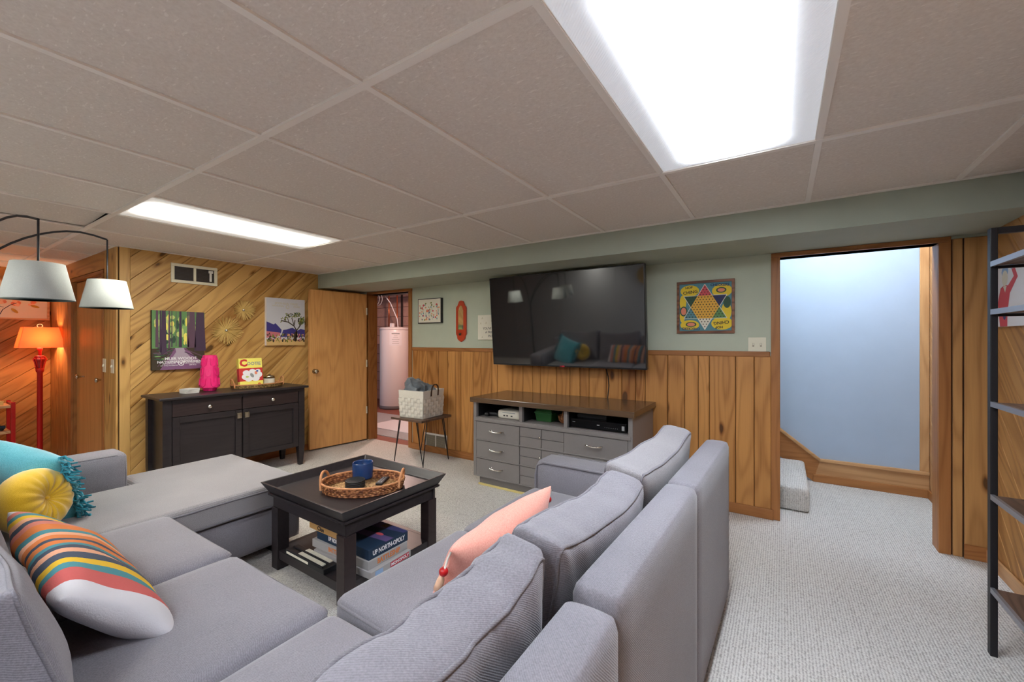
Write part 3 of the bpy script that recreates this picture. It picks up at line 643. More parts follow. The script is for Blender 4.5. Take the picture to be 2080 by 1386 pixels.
back_cushion(s2, Tr(-0.45 + 0.7, 1.075 - 1.55, 0.625) @ Rz(R(90)) @ Rx(R(10)), 0.56, 0.13, 0.46, 43, 0.014, wr=0.010, fold=0.005)
for x, y in ((-1.1, 0.92), (-1.1, 2.2), (-0.4, 0.92), (-0.4, 2.2)):
    MB().box((x + 0.7 - 0.04, y - 1.55 - 0.04, 0), (x + 0.7 + 0.04, y - 1.55 + 0.04, 0.065)).build('foot', 'espresso', s2)

# ------------------------------------------------------------------ throw pillows (local: x width, y height, z thickness)
def pillow_mesh(name, w, h, t, mat, seed, n=26, pinch=0.07, wr=0.006, power=0.42):
    nz = soft(wr, 7.0, seed); vs = []; fs = []
    for sg in (1, -1):
        for j in range(n + 1):
            for i in range(n + 1):
                u = math.sin((-1 + 2 * i / n) * math.pi / 2); v = math.sin((-1 + 2 * j / n) * math.pi / 2)
                k = max(0.0, (1 - u * u) * (1 - v * v)) ** power
                x = w / 2 * u * (1 - pinch * (1 - v * v) * abs(u) ** 2); y = h / 2 * v * (1 - pinch * (1 - u * u) * abs(v) ** 2)
                q = Vector((x, y, sg * t / 2 * k)); d = nz(Vector((x, y, sg * 0.3))) * (0.25 + k)
                vs.append(q + d * (1 if k > 0.001 else 0))
    N = (n + 1) ** 2
    for s_ in (0, 1):
        for j in range(n):
            for i in range(n):
                a = s_ * N + j * (n + 1) + i; f = (a, a + 1, a + n + 2, a + n + 1); fs.append(f if s_ == 0 else f[::-1])
    mb = MB().add(vs, fs, 0, None, True)
    me = mb.mesh(name, mat)
    bmm = bmesh.new(); bmm.from_mesh(me); bmesh.ops.remove_doubles(bmm, verts=bmm.verts, dist=0.0004); bmm.to_mesh(me); bmm.free()
    for p in me.polygons: p.use_smooth = True
    return me
def basis(o, xd, yd):
    x = Vector(xd).normalized(); y = Vector(yd); y = (y - x * x.dot(y)).normalized(); return frame(o, x, y, x.cross(y))
G2 = 'throw pillows on the sectional'
T = basis((-1.88, 0.375, 0.555), (1, -0.02, -0.02), (0, -1.0, 1))
tag(place('throw_pillow', pillow_mesh('throw_pillow', 0.84, 0.33, 0.145, 'striped_cloth', 51, wr=0.014, power=0.34, pinch=0.04), None, T), 'long lumbar pillow with orange teal and yellow stripes', 'pillow', G2)
T = basis((-0.81, 1.15, 0.585), (-0.03, -1, -0.03), (0.42, 0, 1))
pk = thing('throw_pillow', 'pink lumbar pillow with red tassels leaning in loveseat', 'pillow', group=G2); pk.matrix_basis = T
place('cushion', pillow_mesh('cushion', 0.56, 0.30, 0.15, 'pink_cloth', 53, wr=0.010), pk)
for sx in (-1, 1):
    for sy in (-1, 1):
        cx, cy = sx * 0.275, sy * 0.145
        tp = MB().tube([(cx, cy, 0), (cx + sx * 0.012, cy - 0.015, -0.004), (cx + sx * 0.014, cy - 0.045, -0.006)], 0.003, 6).build('tassel', 'cord_white', pk)
        MB().ball((cx + sx * 0.014, cy - 0.057, -0.006), 0.013).build('bead', 'red_paint', tp)
        MB().lathe([(0.004, 0), (0.011, -0.02), (0.013, -0.05)], 10, T=Tr(cx + sx * 0.014, cy - 0.068, -0.006) @ Rx(R(-90))).build('skirt', 'p_peach', tp)
# teal fringed pillow
T = basis((-3.03, 0.42, 0.60), (0.9, 0.5, -0.22), (0.0, -0.45, 1))
tl = thing('throw_pillow', 'turquoise square pillow with shaggy fringe on chaise', 'pillow', group=G2); tl.matrix_basis = T
place('cushion', pillow_mesh('cushion', 0.47, 0.45, 0.19, 'teal_cloth', 57, pinch=0.08), tl)
fr = MB(); rr = random.Random(5)
for side in (-1, 1):
    for k in range(90):
        v = -0.225 + 0.45 * (k // 2) / 44; x0 = side * 0.222 * (1 - 0.05 * (1 - (v / 0.225) ** 2)); p = Vector((x0, v, 0)); L = rr.uniform(0.045, 0.085)
        a = Vector((side * L, rr.uniform(-0.02, 0.02), rr.uniform(-0.02, 0.03)))
        pts = [p, p + a * 0.4 + Vector((0, rr.uniform(-0.008, 0.008), rr.uniform(-0.012, 0.012))), p + a * 0.75 + Vector((0, rr.uniform(-0.01, 0.0), rr.uniform(-0.016, 0.012))), p + a + Vector((0, -0.012, rr.uniform(-0.02, 0.01)))]
        fr.tube(pts, [0.004, 0.0045, 0.005, 0.004], 5)
f_ = fr.build('fringe', 'teal_fringe', tl); f_['kind'] = 'stuff'
# yellow round pillow
T = basis((-2.76, 0.395, 0.585), (-0.62, 0.78, 0.0), (-0.15, -0.12, 0.94))
yr = thing('throw_pillow', 'round yellow velvet pillow with gathered button centre', 'pillow', group=G2); yr.matrix_basis = T
vs, fs = [], []; NA, NR = 64, 22
prof = []
for k in range(NR + 1):
    a = -math.pi / 2 + math.pi * k / NR; prof.append((0.138 * max(0.0, math.cos(a)) ** 0.62, 0.08 * math.copysign(abs(math.sin(a)) ** 0.8, math.sin(a))))
mb = MB()
for r_, z in prof:
    for j in range(NA):
        a = 2 * math.pi * j / NA; q = r_ / 0.138
        zz = z * (1 - 0.42 * math.exp(-(r_ / 0.035) ** 2)) + math.copysign(0.0045, z) * math.sin(a * 16 + 1.5 * math.sin(a * 3)) * (q * (1 - q) * 4)
        vs.append((r_ * math.cos(a), r_ * math.sin(a), zz))
for k in range(NR):
    for j in range(NA): fs.append((k * NA + j, k * NA + (j + 1) % NA, (k + 1) * NA + (j + 1) % NA, (k + 1) * NA + j))
mb.add(vs, fs, 0, None, True).build('cushion', 'yellow_velvet', yr)
MB().ball((0, 0, 0.053), 0.009).build('button', 'yellow_velvet', yr)

# ------------------------------------------------------------------ coffee table and what stands on it
t = thing('coffee_table', 'espresso brown tray-top coffee table with lower shelf', 'table', (-2.09, 1.55, 0), R(-1))
a, b = 0.385, 0.352
def rim_loop(m, rin, rout, z0, z1, zin):
    pass
m = MB()
o_b = [(-a + 0.035, -b + 0.035), (a - 0.035, -b + 0.035), (a - 0.035, b - 0.035), (-a + 0.035, b - 0.035)]
o_t = [(-a, -b), (a, -b), (a, b), (-a, b)]
i_t = [(-a + 0.012, -b + 0.012), (a - 0.012, -b + 0.012), (a - 0.012, b - 0.012), (-a + 0.012, b - 0.012)]
i_b = [(-a + 0.05, -b + 0.05), (a - 0.05, -b + 0.05), (a - 0.05, b - 0.05), (-a + 0.05, b - 0.05)]
vs = [(x, y, 0.425) for x, y in o_b] + [(x, y, 0.487) for x, y in o_t] + [(x, y, 0.487) for x, y in i_t] + [(x, y, 0.447) for x, y in i_b]
fs = [(3, 2, 1, 0)] + [(r0 + i, r0 + (i + 1) % 4, r0 + 4 + (i + 1) % 4, r0 + 4 + i) for r0 in (0, 4, 8) for i in range(4)] + [(12, 13, 14, 15)]
m.add(vs, fs).build('tabletop', 'espresso', t, bevel=0.003)
MB().box((-a + 0.028, -b + 0.028, 0.412), (a - 0.028, b - 0.028, 0.4245)).build('moulding', 'espresso', t, bevel=0.003)
for x0, y0, x1, y1 in ((-a + 0.045, -b + 0.05, a - 0.045, -b + 0.07), (-a + 0.045, b - 0.07, a - 0.045, b - 0.05), (-a + 0.05, -b + 0.07, -a + 0.07, b - 0.07), (a - 0.07, -b + 0.07, a - 0.05, b - 0.07)):
    MB().box((x0, y0, 0.345), (x1, y1, 0.412)).build('apron', 'espresso', t, bevel=0.002)
for sx in (-1, 1):
    for sy in (-1, 1):
        MB().box((-0.033, -0.033, 0), (0.033, 0.033, 0.345)).build('leg', 'espresso_red' if sx > 0 else 'espresso', t, Tr(sx * (a - 0.075), sy * (b - 0.075), 0), bevel=0.003)
MB().box((-a + 0.055, -b + 0.055, 0.09), (a - 0.055, b - 0.055, 0.108)).build('shelf', 'espresso', t)
for x0, y0, x1, y1 in ((-a + 0.108, -b + 0.05, a - 0.108, -b + 0.075), (-a + 0.108, b - 0.075, a - 0.108, b - 0.05), (-a + 0.05, -b + 0.108, -a + 0.075, b - 0.108), (a - 0.075, -b + 0.108, a - 0.05, b - 0.108)):
    MB().box((x0, y0, 0.06), (x1, y1, 0.1085)).build('shelf_rail', 'espresso', t, bevel=0.002)
def oval_tray(name, label, loc, rz, A, B, hh, group, rat='rattan', flr='rattan_light', handle_r=0.0075, hz=0.05, lift=0.0):
    tr = thing(name, label, 'tray', loc, rz, group)
    n = 64
    el = lambda k, z, s=1.0, w=0.0: [((A * s + w * math.sin(j * n / 2)) * math.cos(2 * math.pi * j / n), (B * s) * math.sin(2 * math.pi * j / n), z) for j in range(n)]
    MB().lathe([(0.001, 0.003), (0.93, 0.003), (0.93, 0.008), (0.001, 0.008)], 48, sx=A, sy=B).build('floor', flr, tr)
    rows = 5; m = MB()
    for k in range(rows):
        z = 0.006 + (hh - 0.012) * k / (rows - 1); s = 0.95 + 0.05 * k / (rows - 1)
        pts = []
        for j in range(96):
            q = 2 * math.pi * j / 96; off = 0.0025 * math.cos(q * 48 + k * math.pi); pts.append(((A * s + off) * math.cos(q), (B * s + off) * math.sin(q), z))
        m.tube(pts, (hh - 0.012) / (rows - 1) * 0.62, 6, closed=True)
    m.build('woven_side', rat, tr)
    MB().tube(el(0, hh, 1.005), 0.0055, 6, closed=True).build('rim', 'rattan_handle', tr)
    for s in (-1, 1):
        pts = [(s * A * 0.93 + s * 0.012 * math.sin(math.pi * i / 10), B * 0.42 * math.cos(math.pi * i / 10), hh * 0.35 + (hz + hh * 0.6) * math.sin(math.pi * i / 10) ** 0.7) for i in range(11)]
        MB().tube(pts, handle_r, 8).build('handle', 'rattan_handle', tr)
    return tr
oval_tray('woven_tray', 'oval woven rattan tray with two loop handles on coffee table', (-2.005, 1.535, 0.447), R(38), 0.225, 0.165, 0.052, 'oval rattan trays')
zt = 0.456
tag(MB().lathe([(0.05, 0), (0.058, 0.003), (0.060, 0.01), (0.060, 0.094), (0.058, 0.097), (0.054, 0.096), (0.052, 0.09), (0.052, 0.02), (0.001, 0.018)], 32).build('ceramic_cup', 'mug_blue', T=Tr(-2.135, 1.63, zt)), 'wide navy blue ceramic cup standing on rattan tray', 'cup')
G3 = 'black coasters stacked on the rattan tray'
for k in range(5):
    cst = MB().lathe([(0.052, 0), (0.054, 0.002), (0.054, 0.007), (0.052, 0.008)], 28)
    if k == 4:
        for q in range(-5, 6): cst.box((-math.sqrt(0.047 ** 2 - (q * 0.009) ** 2) if abs(q) < 6 else 0, q * 0.009 - 0.0025, 0.008), (math.sqrt(max(0.0001, 0.047 ** 2 - (q * 0.009) ** 2)), q * 0.009 + 0.0025, 0.0095))
    tag(cst.build('coaster', 'black', T=Tr(-2.035 + random.uniform(-0.003, 0.003), 1.505 + random.uniform(-0.003, 0.003), zt + k * 0.0085) @ Rz(R(40))), ('lowest black coaster of the stack on the rattan tray', 'black coaster second from bottom of the tray stack', 'middle black coaster of the stack on rattan tray', 'black coaster just under the ribbed top one', 'ribbed black coaster topping the stack on the tray')[k], 'coaster', G3)
rm = thing('remote_control', 'small black remote control lying in rattan tray', 'remote', (-1.975, 1.645, zt), R(120))
MB().box((-0.06, -0.02, 0), (0.06, 0.02, 0.014)).build('body', 'black', rm, bevel=0.004)
for i in range(5):
    for j in range(2): MB().box((-0.045 + i * 0.018, -0.012 + j * 0.014, 0.014), (-0.034 + i * 0.018, -0.003 + j * 0.014, 0.016)).build('button', 'p_grey' if i == 0 else 'heater_grey', rm)
# board games under the table
GB = 'board game boxes under the coffee table'
def game_box(label, x, y, z, lx, ly, h, rz, mats, txt, tmat, tsize, front='p_black', tsx=1.0, extra=None):
    g = thing('board_game_box', label, 'board game', (x, y, z), rz, GB)
    MB().box((-lx / 2, -ly / 2, 0), (lx / 2, ly / 2, h)).build('box', mats, g, bevel=0.002)
    # right-hand end (+x) and near side (-y) carry the title
    text(txt, tsize, tmat, g, frame((lx / 2 + 0.001, 0.0, h / 2), (0, 1, 0), (0, 0, 1), (1, 0, 0)), sx=tsx, bold=tsize * 0.025)
    text(txt, tsize * 0.9, tmat, g, frame((-0.02, -ly / 2 - 0.001, h / 2), (1, 0, 0), (0, 0, 1), (0, -1, 0)), sx=tsx, bold=tsize * 0.025)
    if extra: extra(g, lx, ly, h)
    return g
bx, by, z0 = -1.95, 1.475, 0.109
def mono(g, lx, ly, h):
    MB().box((0, 0, 0), (0.001, 0.13, 0.026)).build('title_band', 'p_crred', g, Tr(lx / 2, -0.01, 0.005))
    text('MONOPOLY', 0.022, 'p_white', g, frame((lx / 2 + 0.002, 0.055, 0.018), (0, 1, 0), (0, 0, 1), (1, 0, 0)), bold=0.0006)
    MB().box((0, 0, 0), (0.001, 0.05, 0.024)).build('print_panel', 'p_ltblue', g, Tr(lx / 2, -0.11, 0.006))
game_box('white board game box at the bottom of the stack', bx + 0.02, by - 0.005, z0, 0.46, 0.27, 0.036, R(2), 'p_boxgrey', ' ', 'p_white', 0.024, extra=mono)
def blue_lid(g, lx, ly, h):
    T = Tr(0, 0, h)
    MB().poly([(-lx / 2, 0.02), (lx / 2, 0.10), (lx / 2, ly / 2), (-lx / 2, ly / 2)], 0.0006, 0).poly([(-lx / 2, -0.06), (lx / 2, -0.02), (lx / 2, 0.03), (-lx / 2, -0.01)], 0.0006, 1).box((0.05, 0.09, 0.0006), (0.09, 0.13, 0.001), 2).ell(0.12, 0.02, 0.03, 0.012, 0.001, 3).build('lid_print', ['p_indigo', 'p_violet', 'p_brown', 'p_rose'], g, T)
game_box('grey board game box with orange title in the stack', bx - 0.01, by + 0.0, z0 + 0.037, 0.47, 0.26, 0.042, R(1), 'p_boxgrey', 'BATTLESHIP', 'p_orange', 0.036, tsx=0.78)
game_box('dark blue board game box with illustrated lid', bx + 0.0, by + 0.01, z0 + 0.080, 0.44, 0.26, 0.052, R(0), 'p_navyg', 'UP NORTH-OPOLY', 'p_white', 0.034, tsx=0.72, extra=blue_lid)
game_box('slim tan board game box topping the stack', bx - 0.14, by - 0.005, z0 + 0.133, 0.26, 0.26, 0.034, R(-1), 'p_boxtan', 'Clue', 'p_black', 0.036)
cs = thing('card_tray', 'black game tray with two rows of cream tiles', 'game tray', (-2.12, 1.306, 0.1085), R(-1))
MB().box((-0.18, -0.062, 0), (0.19, 0.016, 0.028)).build('case', 'black', cs, bevel=0.003)
for j, yy in enumerate((-0.038, 0.002)):
    MB().box((-0.17, yy - 0.021, 0.028), (0.17, yy - 0.014, 0.034)).build('divider', 'p_black', cs)
    for i in range(13): MB().box((-0.068 + i * 0.0172, yy - 0.011, 0.028), (-0.0525 + i * 0.0172, yy + 0.012, 0.033)).build('tile', 'p_cream', cs)
MB().box((-0.16, -0.0635, 0.014), (0.05, -0.062, 0.026)).build('label_strip', 'p_cream', cs)
# ------------------------------------------------------------------ sideboard and things on it (local x along the wall, y to the wall)
sb = thing('sideboard', 'dark espresso sideboard with two drawers and two panelled doors', 'sideboard', (-4.21, 1.293, 0), R(88.6))
L, D, Hh = 1.18, 0.43, 0.821
MB().prism([(-0.03, -0.03), (L + 0.03, -0.03), (L + 0.03, D), (-0.03, D)], Hh - 0.022, Hh).build('top', 'espresso', sb, bevel=0.006)
MB().box((0.03, 0.03, 0.19), (L - 0.03, D - 0.02, Hh - 0.022)).build('carcass', 'espresso', sb)
for x, s in ((0.0, 1), (L - 0.06, -1)):
    for y in (0.0, D - 0.07):
        MB().prism([(0, 0), (0.06, 0), (0.06, 0.06), (0, 0.06)], 0.19, Hh - 0.022).prism([(0.014, 0.014) if s > 0 else (0.012, 0.014), (0.048, 0.014), (0.048, 0.05), (0.012, 0.05)], 0.0, 0.19, top=[(0, 0), (0.06, 0), (0.06, 0.06), (0, 0.06)]).build('leg', 'espresso', sb, Tr(x, y, 0))
for i, x0 in enumerate((0.062, 0.592)):
    x1 = x0 + 0.526
    MB().box((x0, -0.004, 0.79 - 0.022), (x1, 0.03, 0.798)).build('rail', 'espresso', sb)
    dr = MB().box((x0 + 0.003, 0.004, 0.655), (x1 - 0.003, 0.03, 0.775)).build('drawer', 'espresso_red', sb, bevel=0.003)
    MB().lathe([(0.009, 0), (0.007, 0.01), (0.016, 0.016), (0.019, 0.024), (0.012, 0.031), (0.001, 0.033)], 14).build('knob', 'chrome', dr, Tr((x0 + x1) / 2, 0.004, 0.715) @ Rx(R(90)))
    dd = MB().box((x0 + 0.003, 0.014, 0.20), (x1 - 0.003, 0.03, 0.65)).build('door', 'espresso', sb)
    f = MB()
    for lo, hi in (((x0 + 0.003, 0.0, 0.20), (x0 + 0.055, 0.014, 0.65)), ((x1 - 0.055, 0.0, 0.20), (x1 - 0.003, 0.014, 0.65)), ((x0 + 0.055, 0.0, 0.20), (x1 - 0.055, 0.014, 0.245)), ((x0 + 0.055, 0.0, 0.60), (x1 - 0.055, 0.014, 0.65))): f.box(lo, hi)
    f.build('door_frame', 'espresso', dd, bevel=0.003)
    kx = x1 - 0.03 if i == 0 else x0 + 0.03
    MB().box((kx - 0.019, -0.016, 0.575), (kx + 0.019, 0.0, 0.625)).box((kx - 0.019, -0.022, 0.575), (kx + 0.007, -0.016, 0.615)).box((kx + 0.009, -0.02, 0.58), (kx + 0.019, -0.016, 0.62)).build('handle', 'nickel', dd, bevel=0.002)
ST = 0.8215
for k in range(4):
    tag(MB().box((-0.052, -0.052, 0), (0.052, 0.052, 0.009)).build('tile_coaster', 'white', T=Tr(-4.44 + 0.003 * k, 1.555, ST + k * 0.0105) @ Rz(R(8 + 6 * k)), bevel=0.001), ('lowest white square coaster of the sideboard stack', 'white square coaster second from bottom on sideboard', 'white square coaster second from top on sideboard', 'white square coaster topping the sideboard stack')[k], 'coaster', 'white coasters on the sideboard')
v = thing('carved_vase', 'hot pink tall carved vase narrowing toward its top', 'vase', (-4.47, 1.725, ST))
MB().lathe([(0.03, 0), (0.05, 0.004), (0.06, 0.03), (0.076, 0.034), (0.076, 0.06), (0.070, 0.16), (0.062, 0.26), (0.056, 0.325), (0.05, 0.332), (0.046, 0.325), (0.048, 0.25), (0.04, 0.03), (0.001, 0.028)], 12, smooth=False).build('body', 'pink_vase', v)
for tier in range(3):
    zc = 0.085 + tier * 0.092; rc = 0.0745 - tier * 0.0075
    for k in range(6):
        a_ = 2 * math.pi * k / 6 + (0.5 * math.pi / 3 if tier % 2 else 0)
        MB().prism([(-0.022, 0.036), (-0.017, -0.028), (0, -0.042), (0.017, -0.028), (0.022, 0.036), (0.007, 0.028), (0.007, 0.0), (-0.007, 0.0), (-0.007, 0.028)], -0.006, 0.010).build('relief', 'pink_vase', v, Rz(a_) @ Tr(rc - 0.006, 0, zc) @ frame((0, 0, 0), (0, 1, 0), (0, 0, 1), (1, 0, 0)) @ Rx(R(-6)))
oval_tray('woven_tray', 'oval seagrass tray holding a game box on the sideboard', (-4.42, 2.125, ST), R(84), 0.235, 0.125, 0.038, 'oval rattan trays', 'seagrass', 'seagrass', 0.005, 0.06)
gb = thing('game_box', 'upright yellow and red children game box on sideboard', 'game box', (-4.40, 2.085, ST + 0.0095), R(0))
Tg = frame((0, 0, 0), (0.10, 0.995, 0), (-0.16, 0.0, 0.987), (0.987, -0.10, 0.16)); gb.matrix_basis = Tr(-4.385, 2.055, ST + 0.0095) @ Tg @ Matrix.Diagonal((1.22, 1.22, 1.0, 1))
MB().box((-0.085, 0, -0.055), (0.085, 0.235, 0)).build('box', 'p_yel2', gb, bevel=0.001)
m = MB().poly([(-0.085, 0.05), (0.085, 0.05), (0.085, 0.155), (-0.085, 0.155)], 0.0006, 0)
for x, y, r_ in ((-0.04, 0.085, 0.03), (0.0, 0.09, 0.04), (0.045, 0.10, 0.036), (-0.035, 0.118, 0.026), (0.01, 0.128, 0.024), (0.05, 0.128, 0.02), (-0.02, 0.068, 0.028), (0.03, 0.07, 0.03)): m.ell(x, y, r_, r_ * 0.8, 0.001 + 0.0001 * r_, 1, 14)
m.ell(0.005, 0.095, 0.012, 0.02, 0.0016, 2, 10, 0.5).ell(0.035, 0.115, 0.01, 0.014, 0.0016, 3).ell(-0.03, 0.085, 0.012, 0.008, 0.0016, 4).ell(0.045, 0.128, 0.009, 0.007, 0.0018, 5).ell(0.055, 0.02, 0.012, 0.013, 0.0012, 6)
m.build('print', ['p_red', 'p_white', 'p_grey', 'p_coral', 'p_lime', 'p_bblue', 'p_orange'], gb)
MB().box((-0.0856, 0.05, -0.055), (-0.0852, 0.155, 0)).build('side_print', 'p_crred', gb)
text('C', 0.075, 'p_red', gb, Tr(-0.052, 0.195, 0.001), bold=0.004); text('OOTIE', 0.034, 'p_grey', gb, Tr(0.024, 0.19, 0.001), bold=0.001)
ct = thing('candle_tin', 'small lidded silver candle tin with pale label', 'candle tin', (-4.45, 2.25, ST + 0.0095))
ct.scale = (1.15, 1.15, 1.25)
MB().lathe([(0.042, 0), (0.043, 0.002), (0.043, 0.058), (0.041, 0.06)], 24).build('tin', 'heater_grey', ct)
MB().lathe([(0.0445, 0.06), (0.0445, 0.074), (0.038, 0.078), (0.014, 0.079), (0.012, 0.088), (0.001, 0.089)], 24).build('lid', 'nickel', ct)
MB().lathe([(0.0435, 0.008), (0.0438, 0.012), (0.0438, 0.05), (0.0435, 0.054)], 24).build('label', 'p_cream', ct)

# ------------------------------------------------------------------ plank wall decor
vt = thing('wall_vent', 'cream framed return air vent high on plank wall', 'vent', (0, 0, 0)); vt.matrix_basis = on_left(1.69, 1.916, 0.018)
f = MB()
for lo, hi in (((-0.187, -0.089, 0), (0.187, -0.062, 0.012)), ((-0.187, 0.062, 0), (0.187, 0.089, 0.012)), ((-0.187, -0.062, 0), (-0.16, 0.062, 0.012)), ((0.16, -0.062, 0), (0.187, 0.062, 0.012)), ((-0.012, -0.062, 0), (0.01, 0.062, 0.010))): f.box(lo, hi)
f.build('frame', 'almond', vt, bevel=0.003)
MB().box((-0.16, -0.062, 0.0), (0.16, 0.062, 0.002)).build('duct', 'pipe_dark', vt)
for s0 in (-0.155, 0.015):
    for k in range(9): MB().box((s0, -0.055 + k * 0.013, 0.002), (s0 + 0.14, -0.0535 + k * 0.013, 0.006)).build('louver', 'pipe_dark', vt)
MB().box((0.12, -0.05, 0.006), (0.138, 0.03, 0.009)).box((0.112, 0.03, 0.006), (0.15, 0.055, 0.009)).build('damper', 'white', vt)
def starburst(y, z, r, label):
    s = thing('starburst', label, 'wall ornament', group='gold wire starbursts'); s.matrix_basis = on_left(y, z, 0.017)
    rr = random.Random(int(r * 1000)); m = MB(); N = 44
    for k in range(N):
        a_ = 2 * math.pi * k / N; L_ = r * rr.uniform(0.86, 1.0); z1 = rr.uniform(0.004, 0.05)
        w_ = 0.035
        for q in (-w_, w_): m.tube([(0.008 * math.cos(a_), 0.008 * math.sin(a_), 0.012), (L_ * 0.75 * math.cos(a_ + q), L_ * 0.75 * math.sin(a_ + q), 0.012 + z1 * 0.75), (L_ * math.cos(a_), L_ * math.sin(a_), 0.012 + z1)], 0.0021, 4)
    m.build('rays', 'gold_wire', s)['kind'] = 'stuff'
    MB().ball((0, 0, 0.016), 0.016).build('hub', 'chrome', s)
starburst(1.952, 1.392, 0.148, 'larger gold wire starburst on plank wall')
starburst(2.112, 1.605, 0.112, 'smaller gold wire starburst on plank wall')
def canvas(name, label, T, w, h, d, side, group=None):
    o = thing(name, label, 'canvas print', group=group); o.matrix_basis = T
    MB().box((-w / 2, -h / 2, 0), (w / 2, h / 2, d)).build('canvas', side, o)
    return o
# forest print
w_, h_ = 0.40, 0.535
o = canvas('canvas_print', 'canvas print of forest boardwalk between tall purple trunks', on_left(1.558, 1.292, 0.02), w_, h_, 0.03, 'p_black')
def U(x, y): return (-w_ / 2 + w_ * x, -h_ / 2 + h_ * y)
z = 0.0305; m = MB()
m.poly([U(0, 0), U(1, 0), U(1, 1), U(0, 1)], z, 0)
rr = random.Random(2)
for k in range(70):
    x = rr.random() * 0.88 + 0.06; y = rr.uniform(0.46, 0.90); m.ell(*U(x, y), rr.uniform(0.008, 0.02), rr.uniform(0.015, 0.045), z + 0.0002 + k * 2e-6, rr.choice((1, 1, 2, 2, 3, 11)), 7)
m.poly([U(0, 0), U(1, 0), U(1, 0.38), U(0, 0.36)], z + 0.0006, 4)
for k in range(40): m.ell(*U(rr.random() * 0.32 + 0.08, rr.uniform(0.16, 0.38)), rr.uniform(0.012, 0.028), rr.uniform(0.004, 0.01), z + 0.0007 + k * 2e-6, rr.choice((1, 3, 3, 8)), 7)
for x, wd, mi, y0 in ((0.09, 0.05, 8, 0.38), (0.15, 0.03, 7, 0.3), (0.21, 0.09, 7, 0.26), (0.31, 0.03, 8, 0.36), (0.36, 0.018, 7, 0.38), (0.52, 0.05, 7, 0.38), (0.665, 0.03, 8, 0.38), (0.745, 0.13, 8, 0.37), (0.91, 0.19, 7, 0.31), (0.44, 0.012, 8, 0.4)):
    m.poly([U(x - wd * 0.62, y0), U(x + wd * 0.62, y0), U(x + wd * 0.4, 1), U(x - wd * 0.4, 1)], z + 0.001, mi)
m.poly([U(0.14, 0), U(1, 0), U(0.98, 0.08), U(0.62, 0.37), U(0.42, 0.37), U(0.36, 0.28), U(0.22, 0.1)], z + 0.0014, 6)
m.poly([U(0.3, 0.12), U(0.8, 0.12), U(0.62, 0.3), U(0.58, 0.37), U(0.42, 0.37), U(0.44, 0.3)], z + 0.0016, 5)
m.line2([U(0.1, 0.06), U(0.4, 0.34)], 0.008, z + 0.0018, 8).line2([U(0.2, 0.26), U(0.4, 0.37)], 0.007, z + 0.0018, 8).line2([U(0.6, 0.35), U(1, 0.2)], 0.008, z + 0.0018, 8).line2([U(0.6, 0.3), U(0.85, 0.2)], 0.008, z + 0.0018, 7)
m.build('print', ['p_bgreen', 'p_green', 'p_lime', 'p_dkgreen', 'p_brown', 'p_path', 'p_mauve', 'p_trunk', 'p_trunk2', 'p_violet', 'p_white', 'p_yel2'], o)
Tt = lambda x, y: Tr(*U(x, y), z + 0.0022)
text('MUIR WOODS', 0.034, 'p_white', o, Tt(0.53, 0.185), sx=1.1, bold=0.0008)
text('NATIONAL', 0.030, 'p_white', o, Tt(0.30, 0.13), sx=1.1, bold=0.0008); text('MONUMENT', 0.030, 'p_white', o, Tt(0.77, 0.13), sx=1.0, bold=0.0008)
text('DEPARTMENT\nOF THE INTERIOR', 0.016, 'p_white', o, Tt(0.31, 0.085)); text('NATIONAL PARK\nSERVICE', 0.016, 'p_white', o, Tt(0.76, 0.085))
MB().ell(*U(0.535, 0.105), 0.024, 0.024, z + 0.002, 0, 20).ell(*U(0.535, 0.105), 0.017, 0.017, z + 0.0022, 1, 20).ell(*U(0.535, 0.105), 0.010, 0.012, z + 0.0024, 0, 5).build('emblem', ['p_white', 'p_mauve'], o)
# desert print
w_, h_ = 0.43, 0.522
o = canvas('canvas_print', 'canvas print of desert tree before purple mountains', on_left(2.545, 1.497, 0.02), w_, h_, 0.035, 'p_white')
z = 0.0355; m = MB()
m.poly([U(0, 0), U(1, 0), U(1, 1), U(0, 1)], z, 0)
m.poly([U(0, 0.2), U(0.36, 0.26), U(0.38, 0.33), U(0.28, 0.42), U(0.22, 0.47), U(0.18, 0.44), U(0.0, 0.5)], z + 0.0004, 1)
m.poly([U(0.36, 0.18), U(1, 0.18), U(1, 0.34), U(0.88, 0.36), U(0.8, 0.32), U(0.66, 0.38), U(0.58, 0.36), U(0.5, 0.34), U(0.42, 0.33)], z + 0.0005, 1)
m.poly([U(0, 0.16), U(0.34, 0.2), U(0.34, 0.27), U(0, 0.3)], z + 0.0006, 2)
m.poly([U(0, 0), U(1, 0), U(1, 0.12), U(0, 0.13)], z + 0.0008, 3)
rr = random.Random(4)
for k in range(110): m.ell(*U(rr.random() * 0.96 + 0.02, rr.uniform(0.09, 0.24)), rr.uniform(0.004, 0.011), rr.uniform(0.008, 0.02), z + 0.0009 + k * 2e-6, rr.choice((4, 5, 5, 3, 2)), 6, rr.uniform(-0.5, 0.5))
for path, wd in (([(0.76, 0.09), (0.77, 0.33), (0.7, 0.42), (0.55, 0.5), (0.36, 0.53)], 0.012), ([(0.77, 0.32), (0.86, 0.42), (0.92, 0.52)], 0.012), ([(0.7, 0.42), (0.73, 0.55)], 0.01), ([(0.7, 0.44), (0.64, 0.6)], 0.009), ([(0.56, 0.5), (0.53, 0.6)], 0.008), ([(0.47, 0.52), (0.46, 0.57)], 0.007), ([(0.74, 0.09), (0.765, 0.3)], 0.026), ([(0.70, 0.09), (0.72, 0.28)], 0.008), ([(0.86, 0.42), (0.83, 0.6)], 0.009)):
    m.line2([U(*p) for p in path], wd, z + 0.0014, 5)
